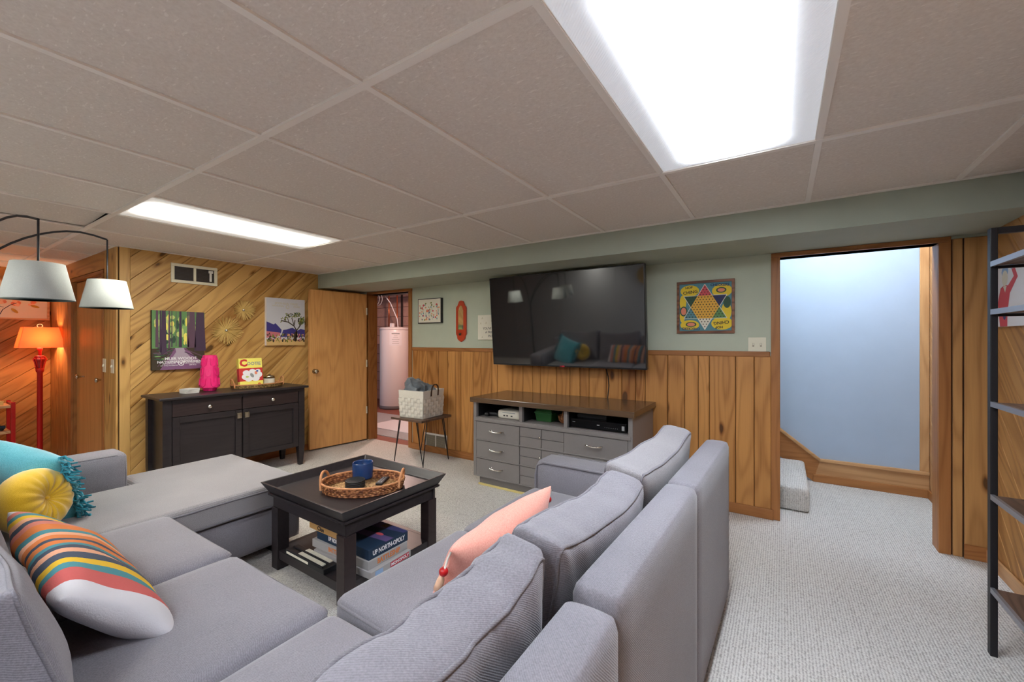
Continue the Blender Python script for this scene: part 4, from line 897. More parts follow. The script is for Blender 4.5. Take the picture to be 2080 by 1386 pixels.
for x, y, n in ((0.37, 0.54, 5), (0.46, 0.585, 5), (0.53, 0.635, 14), (0.62, 0.645, 8), (0.73, 0.66, 22), (0.82, 0.67, 18), (0.86, 0.5, 16), (0.92, 0.58, 22), (0.96, 0.5, 14), (0.85, 0.56, 10)):
    for k in range(n): m.ell(*(a_ + rr.uniform(-0.022, 0.022) for a_ in U(x, y)), 0.005, rr.uniform(0.008, 0.015), z + 0.0016 + k * 5e-6, rr.choice((4, 4, 5, 6)), 6, rr.uniform(-1, 1))
m.build('print', ['p_sky', 'p_blue', 'p_pink', 'p_tan', 'p_olive', 'p_brown', 'p_dkgreen'], o)
Tt = lambda x, y: Tr(*U(x, y), z + 0.001)
text('JOSHUA TREE', 0.034, 'p_ltgold', o, Tt(0.51, 0.89), sx=1.25); text('NATIONAL', 0.024, 'p_ltgold', o, Tt(0.29, 0.835), sx=1.1); text('PARK', 0.024, 'p_ltgold', o, Tt(0.78, 0.835), sx=1.3)
MB().ell(*U(0.53, 0.825), 0.02, 0.02, z + 0.001, 0, 20).ell(*U(0.53, 0.825), 0.014, 0.014, z + 0.0012, 1, 20).build('emblem', ['p_ltgold', 'p_sky'], o)
G5 = 'almond switch plates beside the closet'
for x, lab in ((-5.025, 'almond switch plate nearer the closet casing'), (-4.80, 'almond switch plate nearer the wall corner')):
    s = thing('switch_plate', lab, 'switch', group=G5); s.matrix_basis = frame((x, 1.134, 1.07), (1, 0, 0), (0, 0, 1), (0, -1, 0))
    MB().box((-0.037, -0.06, 0), (0.037, 0.06, 0.006)).build('plate', 'almond', s, bevel=0.002)
    MB().box((-0.005, -0.012, 0.006), (0.005, 0.010, 0.016)).build('toggle', 'almond', s, Rx(R(-12)))

# ------------------------------------------------------------------ television wall
tv = thing('television', 'large black flat television mounted tilting down below soffit', 'television')
Ttv = frame((-1.652, 3.333, 1.475), (1, 0, 0), (0, -0.0855, 0.9963), (0, -0.9963, -0.0855)); tv.matrix_basis = Ttv
MB().box((-0.75, -0.424, -0.05), (0.75, 0.424, 0.0)).build('housing', 'tv_bezel', tv, bevel=0.004)
MB().box((-0.741, -0.410, 0.0), (0.741, 0.415, 0.0015)).build('screen', 'screen_black', tv)
MB().box((-0.2, -0.2, -0.12), (0.2, 0.2, -0.05)).build('wall_mount', 'black_metal', tv)
MB().box((0.0, -0.4235, 0.0), (0.028, -0.411, 0.0025)).box((-0.018, -0.4195, 0.0), (-0.003, -0.4125, 0.0025)).build('logo', 'p_crred', tv)
ca = MB().tube([(-1.282, 3.46, 1.07), (-1.27, 3.50, 0.98), (-1.262, 3.50, 0.90), (-1.268, 3.495, 0.82), (-1.27, 3.49, 0.787)], 0.0045, 6).build('power_cord', 'black'); tag(ca, 'thin black cord hanging from television to console', 'cord')
# dresser style media console
cn = thing('media_console', 'grey painted dresser with open cubbies and brown top under television', 'console', (-1.603, 3.2, 0))
X0, X1, Y0, Y1 = -0.715, 0.715, -0.255, 0.305
MB().box((X0 - 0.02, Y0 - 0.028, 0.742), (X1 + 0.02, Y1 + 0.01, 0.786)).build('top', 'console_top', cn, bevel=0.004)
for x in (X0, X1 - 0.032): MB().box((x, Y0, 0.085), (x + 0.032, Y1, 0.742)).build('side_panel', 'console_grey', cn, bevel=0.002)
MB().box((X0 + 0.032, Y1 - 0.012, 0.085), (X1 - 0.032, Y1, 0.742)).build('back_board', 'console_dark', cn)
MB().box((X0 + 0.032, Y0 + 0.004, 0.596), (X1 - 0.032, Y1 - 0.012, 0.612)).build('cubby_floor', 'console_grey', cn)
MB().box((X0 + 0.01, Y0 - 0.008, 0.574), (X1 - 0.01, Y0 + 0.01, 0.606)).build('front_rail', 'console_grey', cn, bevel=0.006)
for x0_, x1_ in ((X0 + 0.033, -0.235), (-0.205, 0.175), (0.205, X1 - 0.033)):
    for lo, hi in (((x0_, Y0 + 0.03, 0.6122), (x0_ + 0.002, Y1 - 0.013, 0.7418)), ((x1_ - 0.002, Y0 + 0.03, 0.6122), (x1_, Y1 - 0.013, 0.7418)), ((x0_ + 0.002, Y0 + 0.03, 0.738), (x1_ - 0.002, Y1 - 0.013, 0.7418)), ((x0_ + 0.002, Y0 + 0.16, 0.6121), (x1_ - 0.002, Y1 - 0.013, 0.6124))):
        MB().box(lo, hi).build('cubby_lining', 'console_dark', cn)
for x in (-0.235, 0.175): MB().box((x, Y0 + 0.002, 0.612), (x + 0.03, Y1 - 0.012, 0.742)).build('divider', 'console_grey', cn)
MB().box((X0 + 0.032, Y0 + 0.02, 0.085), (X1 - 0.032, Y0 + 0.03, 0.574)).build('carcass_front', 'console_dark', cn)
MB().box((X0 + 0.032, Y0 + 0.03, 0.085), (X1 - 0.032, Y1 - 0.02, 0.097)).build('bottom', 'console_grey', cn)
MB().box((X0 + 0.04, Y0 + 0.04, 0.0), (X1 - 0.04, Y1 - 0.04, 0.085)).build('plinth', 'console_grey', cn)
def pull(parent, x, y, z, w_=0.125):
    MB().tube([(x - w_ / 2, y - 0.024, z + 0.002), (x - w_ / 4, y - 0.028, z - 0.003), (x, y - 0.029, z - 0.005), (x + w_ / 4, y - 0.028, z - 0.003), (x + w_ / 2, y - 0.024, z + 0.002)], [0.008, 0.0062, 0.0058, 0.0062, 0.008], 8).tube([(x - w_ / 2, y, z + 0.003), (x - w_ / 2, y - 0.026, z + 0.003)], 0.006, 8).tube([(x + w_ / 2, y, z + 0.003), (x + w_ / 2, y - 0.026, z + 0.003)], 0.006, 8).build('handle', 'chrome', parent)
rows = ((0.415, 0.570), (0.255, 0.405), (0.092, 0.245))
for z0, z1 in rows:
    for x0, x1 in ((X0 + 0.034, -0.232), (0.178, X1 - 0.034)):
        dr = MB().box((x0, Y0 + 0.0, z0), (x1, Y0 + 0.018, z1)).build('drawer', 'console_grey', cn, bevel=0.002)
        MB().box((x0, Y0 - 0.006, z0 - 0.006), (x1, Y0 + 0.004, z0 + 0.006)).build('bead', 'console_grey', dr, bevel=0.003)
        pull(dr, (x0 + x1) / 2 + (0.0), Y0, (z0 + z1) / 2 + 0.01)
    for i, (x0, x1) in enumerate(((-0.228, -0.026), (-0.022, 0.174))):
        dr = MB().box((x0, Y0 + 0.003, (z0 + z1) / 2 + 0.002), (x1, Y0 + 0.018, z1)).build('small_door', 'console_grey', cn, bevel=0.0015)
        MB().box((x0, Y0 + 0.003, z0), (x1, Y0 + 0.018, (z0 + z1) / 2 - 0.002)).build('small_door', 'console_grey', cn, bevel=0.0015)
        if i == 0: MB().lathe([(0.004, 0), (0.004, 0.008), (0.009, 0.012), (0.010, 0.018), (0.001, 0.022)], 12).build('knob', 'chrome', dr, Tr(x1 - 0.006, Y0 + 0.003, (z0 + z1) / 2 + 0.012) @ Rx(R(90)))
    MB().box((-0.232, Y0 - 0.004, z0 - 0.006), (0.178, Y0 + 0.004, z0 + 0.006)).build('bead', 'console_grey', cn, bevel=0.003)
st_ = tag(MB().box((-2.285, 2.972, 0.0), (-1.5, 2.986, 0.018)).build('floor_strip', 'cream_wood', bevel=0.003), 'pale yellow wood strip on carpet along console plinth', 'wood strip')
ZC = 0.6125
def at_c(x, y): return (-1.603 + x, 3.2 + y, ZC)
g = thing('game_controller', 'black game controller in the cubby beside white console', 'game controller', at_c(-0.575, -0.13), R(20))
MB().rbox((0.13, 0.07, 0.04), 0.018, (8, 6, 5)).rbox((0.04, 0.09, 0.035), 0.016, (5, 6, 5), 0, Tr(-0.055, -0.03, -0.001)).rbox((0.04, 0.09, 0.035), 0.016, (5, 6, 5), 0, Tr(0.055, -0.03, -0.001)).build('body', 'black', g, Tr(0, 0, 0.02))
MB().tube([(-0.025, 0.0, 0.038), (-0.025, 0.0, 0.052)], 0.009, 10).tube([(0.025, 0.0, 0.038), (0.025, 0.0, 0.052)], 0.009, 10).build('sticks', 'black_gloss', g)
g = thing('game_console', 'off-white game console lying in left cubby', 'game console', at_c(-0.365, -0.08))
MB().rbox((0.245, 0.25, 0.072), 0.016, (8, 8, 5)).build('body', 'off_white', g, Tr(0, 0, 0.036))
for x in (-0.06, -0.03, 0.015): MB().box((x, -0.1268, 0.022), (x + 0.018, -0.1255, 0.032)).build('port', 'black', g)
MB().box((-0.07, -0.1265, 0.05), (0.06, -0.1255, 0.056)).build('tray_slot', 'p_grey', g)
flat('green_plastic', srgb(40, 96, 46), 0.45)
g = thing('toy_bin', 'dark green lidded plastic box in middle cubby', 'storage box', at_c(-0.065, -0.06))
MB().prism([(-0.07, -0.08), (0.07, -0.08), (0.07, 0.08), (-0.07, 0.08)], 0, 0.075, top=[(-0.08, -0.09), (0.08, -0.09), (0.08, 0.09), (-0.08, 0.09)]).build('tub', 'green_plastic', g, bevel=0.006)
MB().box((-0.085, -0.095, 0.068), (0.085, 0.095, 0.078)).build('rim', 'green_plastic', g, bevel=0.003)
MB().prism([(-0.08, -0.09), (0.08, -0.09), (0.08, 0.09), (-0.08, 0.09)], 0.078, 0.115, top=[(-0.065, -0.075), (0.065, -0.075), (0.065, 0.075), (-0.065, 0.075)]).build('lid', 'green_plastic', g, bevel=0.005)
g = thing('small_basket', 'small wicker basket with hoop handle in middle cubby', 'basket', at_c(0.105, -0.08))
MB().lathe([(0.035, 0), (0.052, 0.02), (0.062, 0.06), (0.058, 0.06), (0.045, 0.02), (0.001, 0.008)], 20).build('bowl', 'rattan', g)
MB().tube([(0.0, 0.06 * math.cos(math.pi * i / 10), 0.05 + 0.06 * math.sin(math.pi * i / 10)) for i in range(11)], 0.005, 6).build('handle', 'rattan_handle', g)
g = thing('disc_player', 'glossy black disc player in right cubby of console', 'disc player', at_c(0.435, -0.07))
MB().box((-0.215, -0.15, 0.008), (0.225, 0.15, 0.07)).build('body', 'black_gloss', g, bevel=0.003)
for x in (-0.18, 0.18): MB().box((x, -0.1, 0), (x + 0.02, 0.1, 0.008)).build('foot', 'black', g)
MB().box((-0.20, -0.1508, 0.045), (-0.178, -0.150, 0.049)).box((0.0, -0.1508, 0.036), (0.02, -0.150, 0.044)).box((0.19, -0.1508, 0.02), (0.21, -0.150, 0.052)).build('badge', 'p_grey', g)
for i in range(7): MB().box((0.06 + i * 0.016, -0.1508, 0.027), (0.064 + i * 0.016, -0.150, 0.030)).build('button', 'p_grey', g)
g = thing('cable_box', 'flat black set-top box resting on disc player', 'set-top box', (at_c(0.36, -0.05)[0], at_c(0.36, -0.05)[1], ZC + 0.0705))
MB().box((-0.12, -0.09, 0), (0.12, 0.09, 0.03)).build('body', 'black', g, bevel=0.003)
MB().box((-0.08, -0.0908, 0.012), (0.06, -0.09, 0.016)).build('slot', 'p_black', g)

def wallthing(name, label, cat, x, z, off=0.0, group=None, kind=None):
    o = thing(name, label, cat, group=group, kind=kind); o.matrix_basis = on_back(x, z, off); return o
o = wallthing('framed_art', 'square black framed floral print on green wall', 'framed art', -3.415, 1.633)
w_, h_ = 0.365, 0.285
MB().box((-w_ / 2, -h_ / 2, 0), (w_ / 2, h_ / 2, 0.034)).build('frame', 'black', o)
z = 0.0345; m = MB().poly([(-w_ / 2 + 0.008, -h_ / 2 + 0.008), (w_ / 2 - 0.008, -h_ / 2 + 0.008), (w_ / 2 - 0.008, h_ / 2 - 0.008), (-w_ / 2 + 0.008, h_ / 2 - 0.008)], z, 0)
rr = random.Random(12)
for k in range(16):
    x = rr.uniform(-0.14, 0.14); y = rr.uniform(-0.11, 0.02); m.line2([(x, y), (x + rr.uniform(-0.02, 0.02), y + rr.uniform(0.04, 0.09))], 0.003, z + 0.0003 + k * 1e-5, rr.choice((4, 5)))
for k in range(46): m.ell(rr.uniform(-0.155, 0.155), rr.uniform(-0.11, 0.08), rr.uniform(0.005, 0.012), rr.uniform(0.005, 0.013), z + 0.0006 + k * 1e-5, rr.choice((1, 1, 2, 2, 3, 4, 5, 6)), 8, rr.random())
for x, y, r_, mi in ((-0.09, 0.065, 0.016, 1), (-0.115, 0.035, 0.014, 1), (0.115, 0.07, 0.014, 1), (-0.03, 0.0, 0.02, 2), (-0.055, 0.085, 0.012, 5), (0.03, 0.09, 0.012, 5), (-0.15, -0.02, 0.012, 2), (0.12, -0.055, 0.012, 2), (-0.05, -0.1, 0.012, 3), (-0.11, -0.1, 0.01, 4)): m.ell(x, y, r_, r_ * 0.8, z + 0.0014, mi, 9, 0.5)
m.build('print', ['p_cream', 'p_rose', 'p_coral', 'p_orange', 'p_teal', 'p_olive', 'p_violet'], o)
# scalloped mirror sconce
o = wallthing('wall_mirror', 'narrow orange-red scalloped wooden mirror beside floral print', 'mirror', -2.957, 1.495)
half = [(0.0, 0.235), (0.028, 0.228), (0.038, 0.205), (0.05, 0.18), (0.068, 0.165), (0.071, 0.15), (0.071, -0.125), (0.068, -0.14), (0.056, -0.155), (0.052, -0.185), (0.03, -0.205), (0.0, -0.222)]
out = [(x, y) for x, y in half] + [(-x, y) for x, y in half[-2:0:-1]]
MB().prism(out[::-1], 0, 0.018).build('board', 'orange_paint', o, bevel=0.003)
MB().prism([(-0.036, -0.085), (0.036, -0.085), (0.036, 0.12), (0.02, 0.165), (0.0, 0.182), (-0.02, 0.165), (-0.036, 0.12)], 0.018, 0.0195).build('glass', 'mirror', o)
MB().ball((-0.008, -0.135, 0.024), 0.016, sz=0.7).build('ornament', 'p_brown', o)
# box sign
o = wallthing('box_sign', 'cream wooden block sign with lettering partly behind television', 'sign', -2.555, 1.428)
MB().box((-0.16, -0.13, 0), (0.16, 0.13, 0.028)).build('block', 'p_cream', o, bevel=0.002)
for s, y, x in (("YOU'VE GOT", -0.012, 0.005), ('A FRIEND', -0.052, 0.01), ('IN ME', -0.09, 0.02)): text(s, 0.034, 'p_grey' if y == 0 else 'p_black', o, Tr(x, y, 0.0285), sx=0.95)
for x, y in ((-0.10, 0.10), (-0.12, 0.045), (-0.05, 0.05), (-0.10, -0.1), (0.02, 0.07)): MB().poly([(x - 0.01, y - 0.01), (x + 0.01, y - 0.01), (x, y + 0.012)], 0.0285).build('motif', 'p_ltgold', o)
# marble star board
o = wallthing('game_board', 'framed colourful star marble game board on wall', 'game board', -0.503, 1.552)
S = 0.206
for lo, hi in (((-S, -S, 0), (S, -S + 0.02, 0.018)), ((-S, S - 0.02, 0), (S, S, 0.018)), ((-S, -S + 0.02, 0), (-S + 0.02, S - 0.02, 0.018)), ((S - 0.02, -S + 0.02, 0), (S, S - 0.02, 0.018))): MB().box(lo, hi).build('frame_rail', 'frame_wood', o, bevel=0.002)
q = S - 0.02; z = 0.010
MB().box((-q, -q, 0), (q, q, z)).build('panel', 'p_teal', o)
m = MB()
for x, y, rx_, ry_, mi in ((-0.11, 0.13, 0.07, 0.045, 0), (0.12, 0.12, 0.07, 0.05, 0), (0.12, -0.13, 0.075, 0.05, 0), (-0.11, -0.14, 0.07, 0.04, 0), (-0.16, 0.04, 0.025, 0.06, 0), (0.15, -0.04, 0.035, 0.07, 0), (-0.165, -0.07, 0.02, 0.05, 0),
                           (0.115, 0.125, 0.036, 0.022, 1), (0.115, 0.125, 0.026, 0.014, 2), (-0.10, -0.135, 0.04, 0.02, 1), (-0.10, -0.135, 0.03, 0.014, 2), (-0.155, -0.03, 0.028, 0.04, 1), (-0.155, -0.03, 0.02, 0.03, 2), (0.155, 0.03, 0.026, 0.045, 1), (0.15, 0.03, 0.018, 0.034, 0)):
    m.ell(x, y, rx_, ry_, z + 0.0005 + 0.0002 * mi + abs(x) * 0.0005, mi, 16)
hx_ = lambda k, r_: (r_ * math.sin(k * math.pi / 3), r_ * math.cos(k * math.pi / 3))
ri = 0.103; cy0 = -0.0
inner = [(ri * math.sin(math.pi / 6 + k * math.pi / 3), ri * math.cos(math.pi / 6 + k * math.pi / 3)) for k in range(6)]
m.poly(inner[::-1], z + 0.0012, 3)
tips = [(0.178 * math.sin(k * math.pi / 3), 0.178 * math.cos(k * math.pi / 3)) for k in range(6)]
for k, mi in zip(range(6), (4, 5, 6, 7, 8, 9)): m.poly([inner[(k - 1) % 6], inner[k], tips[k]][::-1], z + 0.0013, mi)
for k in range(6): m.line2([inner[(k - 1) % 6], tips[k], inner[k]], 0.004, z + 0.0014, 7)
m.build('print', ['p_yellow', 'p_dkgreen', 'p_coral', 'p_gold', 'p_rose', 'p_navy', 'p_bgreen', 'p_cream', 'p_teal', 'p_dkgreen'], o)
hole = MB().ell(0, 0, 0.0045, 0.0045, 0, 0, 8).mesh('peg_hole', 'p_brown')
d_ = 0.0222
for r_ in range(-8, 9):
    for c_ in range(-14, 15):
        x, y = c_ * d_ / 2, r_ * d_ * 0.866
        if (r_ + c_) % 2: continue
        qx, ry2 = (c_ - r_) / 2, r_; s3 = -qx - ry2
        cube = (qx, ry2, s3)
        if (min(cube) >= -4) or (max(cube) <= 4): place('peg_hole', hole, o, Tr(x, y, z + 0.0018))
for s, x, y, sz, rot, mt in (('HOP', -0.115, 0.155, 0.026, 4, 'p_black'), ('CHING', -0.105, 0.118, 0.034, 6, 'p_black'), ('CHECKERS', 0.105, 0.165, 0.027, -2, 'p_navy'), ('CHING', 0.115, -0.125, 0.034, 186, 'p_black'), ('HOP', 0.10, -0.16, 0.026, 184, 'p_black'), ('CHECKERS', -0.10, -0.168, 0.027, 178, 'p_navy')):
    text(s, sz, mt, o, Tr(x, y, z + 0.0022) @ Rz(R(rot)), bold=0.0006)
o = wallthing('switch_plate', 'almond double switch plate above the chair rail', 'switch', -0.152, 1.258)
MB().box((-0.057, -0.055, 0), (0.057, 0.055, 0.006)).build('plate', 'almond', o, bevel=0.002)
for x in (-0.024, 0.024):
    MB().box((x - 0.006, -0.013, 0.006), (x + 0.006, 0.013, 0.008)).build('slot', 'almond_dark', o)
    MB().box((x - 0.004, -0.004, 0.006), (x + 0.004, 0.012, 0.015)).build('toggle', 'almond', o)
o = wallthing('floor_vent', 'cream metal register low on wainscot beneath stool', 'vent', -3.325, 0.135, 0.017)
w_, h_ = 0.34, 0.175
f = MB()
for lo, hi in (((-w_ / 2, -h_ / 2, 0), (w_ / 2, -h_ / 2 + 0.02, 0.01)), ((-w_ / 2, h_ / 2 - 0.02, 0), (w_ / 2, h_ / 2, 0.01)), ((-w_ / 2, -h_ / 2 + 0.02, 0), (-w_ / 2 + 0.02, h_ / 2 - 0.02, 0.01)), ((w_ / 2 - 0.02, -h_ / 2 + 0.02, 0), (w_ / 2, h_ / 2 - 0.02, 0.01)), ((-0.006, -h_ / 2 + 0.02, 0), (0.006, h_ / 2 - 0.02, 0.009))): f.box(lo, hi)
f.build('frame', 'white', o, bevel=0.002)
MB().box((-w_ / 2 + 0.02, -h_ / 2 + 0.02, 0), (w_ / 2 - 0.02, h_ / 2 - 0.02, 0.002)).build('backing', 'heater_grey', o)
for k in range(11): MB().box((-w_ / 2 + 0.02, -h_ / 2 + 0.024 + k * 0.012, 0.002), (w_ / 2 - 0.02, -h_ / 2 + 0.029 + k * 0.012, 0.008)).build('louver', 'almond_dark', o)

# ------------------------------------------------------------------ hairpin stool, basket, blanket
t = thing('hairpin_table', 'small square wooden table on black hairpin legs by doorway', 'side table', (-3.245, 3.225, 0))
MB().box((-0.225, -0.225, 0.46), (0.225, 0.225, 0.482)).build('tabletop', 'stool_wood', t, bevel=0.003)
for sx in (-1, 1):
    for sy in (-1, 1):
        cx, cy = sx * 0.155, sy * 0.155; fx, fy = sx * 0.21, sy * 0.19
        MB().tube([(cx + 0.045 * sx, cy - 0.03 * sy, 0.46), (fx + 0.006, fy - 0.006, 0.012), (fx, fy, 0.005), (fx - 0.006, fy + 0.006, 0.012), (cx - 0.04 * sx, cy + 0.035 * sy, 0.46)], 0.0052, 6).build('leg', 'black_metal', t)
bk = thing('storage_basket', 'white woven felt basket with leather handles on hairpin table', 'basket', (-3.245, 3.225, 0.4825), R(4))
hb, ht, hgt = 0.158, 0.172, 0.285
def side_pt(f, u, v, off): # f face 0..3, u -1..1 along, v 0..1 up
    hw = hb + (ht - hb) * v; x, y = u * hw, -(hw + off)
    for _ in range(f): x, y = -y, x
    return (x, y, v * hgt)
m = MB()
rings = [0, 0.35, 0.7, 1.0]
P = []
for v in rings:
    hw = hb + (ht - hb) * v - 0.003
    P.append([(-hw, -hw), (hw, -hw), (hw, hw), (-hw, hw)])
for (va, pa), (vb, pb) in zip(list(zip(rings, P)), list(zip(rings, P))[1:]):
    for i in range(4):
        j = (i + 1) % 4; m.add([(*pa[i], va * hgt), (*pa[j], va * hgt), (*pb[j], vb * hgt), (*pb[i], vb * hgt), (pa[i][0] * 0.96, pa[i][1] * 0.96, va * hgt + 0.004), (pa[j][0] * 0.96, pa[j][1] * 0.96, va * hgt + 0.004), (pb[j][0] * 0.96, pb[j][1] * 0.96, vb * hgt), (pb[i][0] * 0.96, pb[i][1] * 0.96, vb * hgt)], [(0, 1, 2, 3), (7, 6, 5, 4), (3, 2, 6, 7)])
m.poly([P[0][0], P[0][1], P[0][2], P[0][3]], 0.001)
m.build('liner', 'felt', bk)
NC, NRW, vt0 = 8, 5, 0.04
bandh = 0.135
for k in range(NRW):
    va, vb = vt0 + k * bandh, vt0 + (k + 0.93) * bandh; m = MB()
    for f in range(4):
        vs = []; n = NC * 4
        for i in range(n + 1):
            u = -1 + 2 * i / n; off = 0.003 + 0.0055 * math.sin(math.pi * (u + 1) / 2 * NC + math.pi * k)
            for v in (va, vb): vs.append(side_pt(f, u, v, off))
        m.add(vs, [(2 * i, 2 * i + 2, 2 * i + 3, 2 * i + 1) for i in range(n)], 0, None, False)
    m.build('strip', 'felt', bk)
for f in range(4):
    for c_ in range(NC):
        u0, u1 = -1 + 2 * (c_ + 0.05) / NC, -1 + 2 * (c_ + 0.95) / NC; vs = []; n = NRW * 4
        for i in range(n + 1):
            v = 0.02 + (vt0 + NRW * bandh) * i / n; kk = (v - vt0) / bandh; off = 0.002 - 0.0035 * (1 if math.sin(math.pi * (kk)) * (1 if c_ % 2 == 0 else -1) > 0 else -1) * abs(math.sin(math.pi * kk)) ** 0.5
            off = 0.003 + 0.0055 * math.cos(math.pi * (kk - 0.5) + math.pi * c_ + math.pi)
            for u in (u0, u1): vs.append(side_pt(f, u, v, off))
        MB().add(vs, [(2 * i, 2 * i + 1, 2 * i + 3, 2 * i + 2) for i in range(n)], 0, None, True).build('strip', 'felt', bk)
for s in (-1, 1):
    x = s * (ht + 0.006)
    ring_ = [(x, -0.055, 0.225), (x + s * 0.004, -0.055, 0.275), (x + s * 0.006, -0.045, 0.325), (x + s * 0.006, -0.02, 0.35), (x + s * 0.006, 0.02, 0.35), (x + s * 0.006, 0.045, 0.325), (x + s * 0.004, 0.055, 0.275), (x, 0.055, 0.225)]
    m = MB(); vs = []
    for p in ring_: vs += [(p[0] - 0.002, p[1] * 0.86, p[2] if p[2] < 0.3 else p[2] - 0.012), (p[0] - 0.002, p[1] * 1.16, p[2]), (p[0] + 0.003, p[1] * 1.16, p[2]), (p[0] + 0.003, p[1] * 0.86, p[2] if p[2] < 0.3 else p[2] - 0.012)]
    fs = [(4 * i + a_, 4 * i + (a_ + 1) % 4, 4 * i + 4 + (a_ + 1) % 4, 4 * i + 4 + a_) for i in range(len(ring_) - 1) for a_ in range(4)] + [(0, 1, 2, 3), (31, 30, 29, 28)]
    m.add(vs, fs).build('handle', 'leather', bk)
nz = soft(0.045, 9, 4); nz3 = soft(0.022, 30, 9)
def bl_disp(P, p):
    k = max(0, p.z); q = Vector((P.x * (1 - 0.45 * k * k) - 0.05 * k, P.y * (1 - 0.35 * k), P.z - 0.10 * max(0, p.x + 0.1) * k))
    return q + (nz(q) + nz3(q)) * (0.3 + 0.7 * k)
tag(MB().rbox((0.30, 0.30, 0.26), 0.08, (30, 30, 20), disp=bl_disp).build('folded_blanket', 'blanket', T=Tr(-3.26, 3.225, 0.4825 + 0.265)), 'fuzzy grey blanket heaped inside the white basket', 'blanket')
# ------------------------------------------------------------------ right shelf rack
rk = thing('shelf_rack', 'black metal shelf rack with dark wood shelves on right wall', 'shelf', (0.865, 1.95, 0))
xa, xb, ya, yb = 0.715 - 0.865, 0.99 - 0.865, 1.35 - 1.95, 2.52 - 1.95
for x in (xa, xb - 0.022):
    for y in (ya, yb - 0.03): MB().box((x, y, 0), (x + 0.022, y + 0.03, 1.75)).build('post', 'black_metal', rk, bevel=0.002)
for y in (ya, yb - 0.03): MB().box((xa + 0.022, y + 0.004, 1.725), (xb - 0.022, y + 0.026, 1.75)).build('top_bar', 'black_metal', rk)
for z in (0.265, 0.645, 1.024, 1.40, 1.595):
    sh = MB().box((xa + 0.012, ya + 0.03, z), (xb - 0.0, yb - 0.03, z + 0.014)).build('shelf', 'shelf_wood', rk)
    MB().box((xa, ya + 0.03, z - 0.004), (xa + 0.012, yb - 0.03, z + 0.017)).build('edge_bar', 'steel_edge', sh)
    MB().box((xa + 0.022, yb - 0.028, z - 0.012), (xb - 0.022, yb - 0.012, z - 0.0005)).build('end_bar', 'black_metal', sh)
w_, h_ = 0.36, 0.345
pc = thing('canvas_print', 'white canvas with red suited waving figure behind shelf rack', 'canvas print'); pc.matrix_basis = on_right(3.215, 1.537, 0.017)
MB().box((-w_ / 2, -h_ / 2, 0), (w_ / 2, h_ / 2, 0.02)).build('canvas', 'p_white', pc)
z = 0.0205; m = MB()
m.poly([U(0.18, 0), U(0.42, 0), U(0.42, 0.2), U(0.5, 0.5), U(0.44, 0.62), U(0.32, 0.64), U(0.2, 0.6), U(0.1, 0.38)], z, 0)
m.poly([U(0.44, 0.62), U(0.5, 0.5), U(0.74, 0.72), U(0.62, 0.92), U(0.52, 0.9), U(0.62, 0.74)], z, 0)
m.ell(*U(0.34, 0.74), 0.035, 0.042, z + 0.0003, 1).ell(*U(0.34, 0.84), 0.04, 0.03, z + 0.0002, 2).ell(*U(0.56, 0.92), 0.022, 0.024, z + 0.0003, 2).poly([U(0.28, 0.62), U(0.4, 0.62), U(0.35, 0.52)], z + 0.0003, 1).ell(*U(0.33, 0.16), 0.018, 0.02, z + 0.0004, 3)
m.build('print', ['p_rose', 'p_cream', 'p_ltblue', 'p_indigo'], pc)

# ------------------------------------------------------------------ arc floor lamp behind the chaise
al = thing('arc_floor_lamp', 'black arc floor lamp with pale grey cone shades over chaise', 'floor lamp', (-3.80, 0.16, 0))
bx_, by_ = -3.80, 0.16
MB().lathe([(0.15, 0), (0.15, 0.018), (0.14, 0.024), (0.02, 0.03), (0.016, 0.06)], 32).build('base', 'black_metal', al)
MB().tube([(0, 0, 0.03), (0, 0, 1.35)], 0.013, 12).build('pole', 'black_metal', al)
for (sx_, sy_, zt_, zs) in ((-3.065, 0.452, 1.885, 1.49), (-3.68, 0.842, 1.945, 1.50), (-3.30, -0.32, 1.90, 1.50)):
    ex, ey = sx_ - bx_, sy_ - by_; z1 = zt_ + 0.0
    pts = [(0, 0, 1.33)]
    for i in range(1, 15):
        s = i / 14; pts.append((ex * s ** 1.25, ey * s ** 1.25, 1.33 + (z1 + 0.03 - 1.33) * math.sin(min(1.0, s * 1.12) * math.pi / 2) ** 0.8 - 0.03 * max(0, (s - 0.8) / 0.2) ** 2))
    arm = MB().tube(pts, 0.006, 8).build('arm', 'black_metal', al)
    zend = pts[-1][2]
    MB().tube([(ex, ey, zend), (ex, ey, zs + 0.15)], 0.0045, 6).build('drop_rod', 'black_metal', arm)
    MB().lathe([(0.128, 0), (0.1285, 0.001), (0.0925, 0.18), (0.091, 0.18), (0.1265, 0.0)], 48).build('shade', 'shade_grey', al, Tr(ex, ey, zs))
    sp = MB()
    for k in range(3): a_ = k * 2.094; sp.tube([(ex, ey, zs + 0.155), (ex + 0.094 * math.cos(a_), ey + 0.094 * math.sin(a_), zs + 0.172)], 0.002, 5)
    sp.lathe([(0.018, 0), (0.02, 0.05), (0.01, 0.06)], 12, T=Tr(ex, ey, zs + 0.10)).build('socket', 'black_metal', arm)

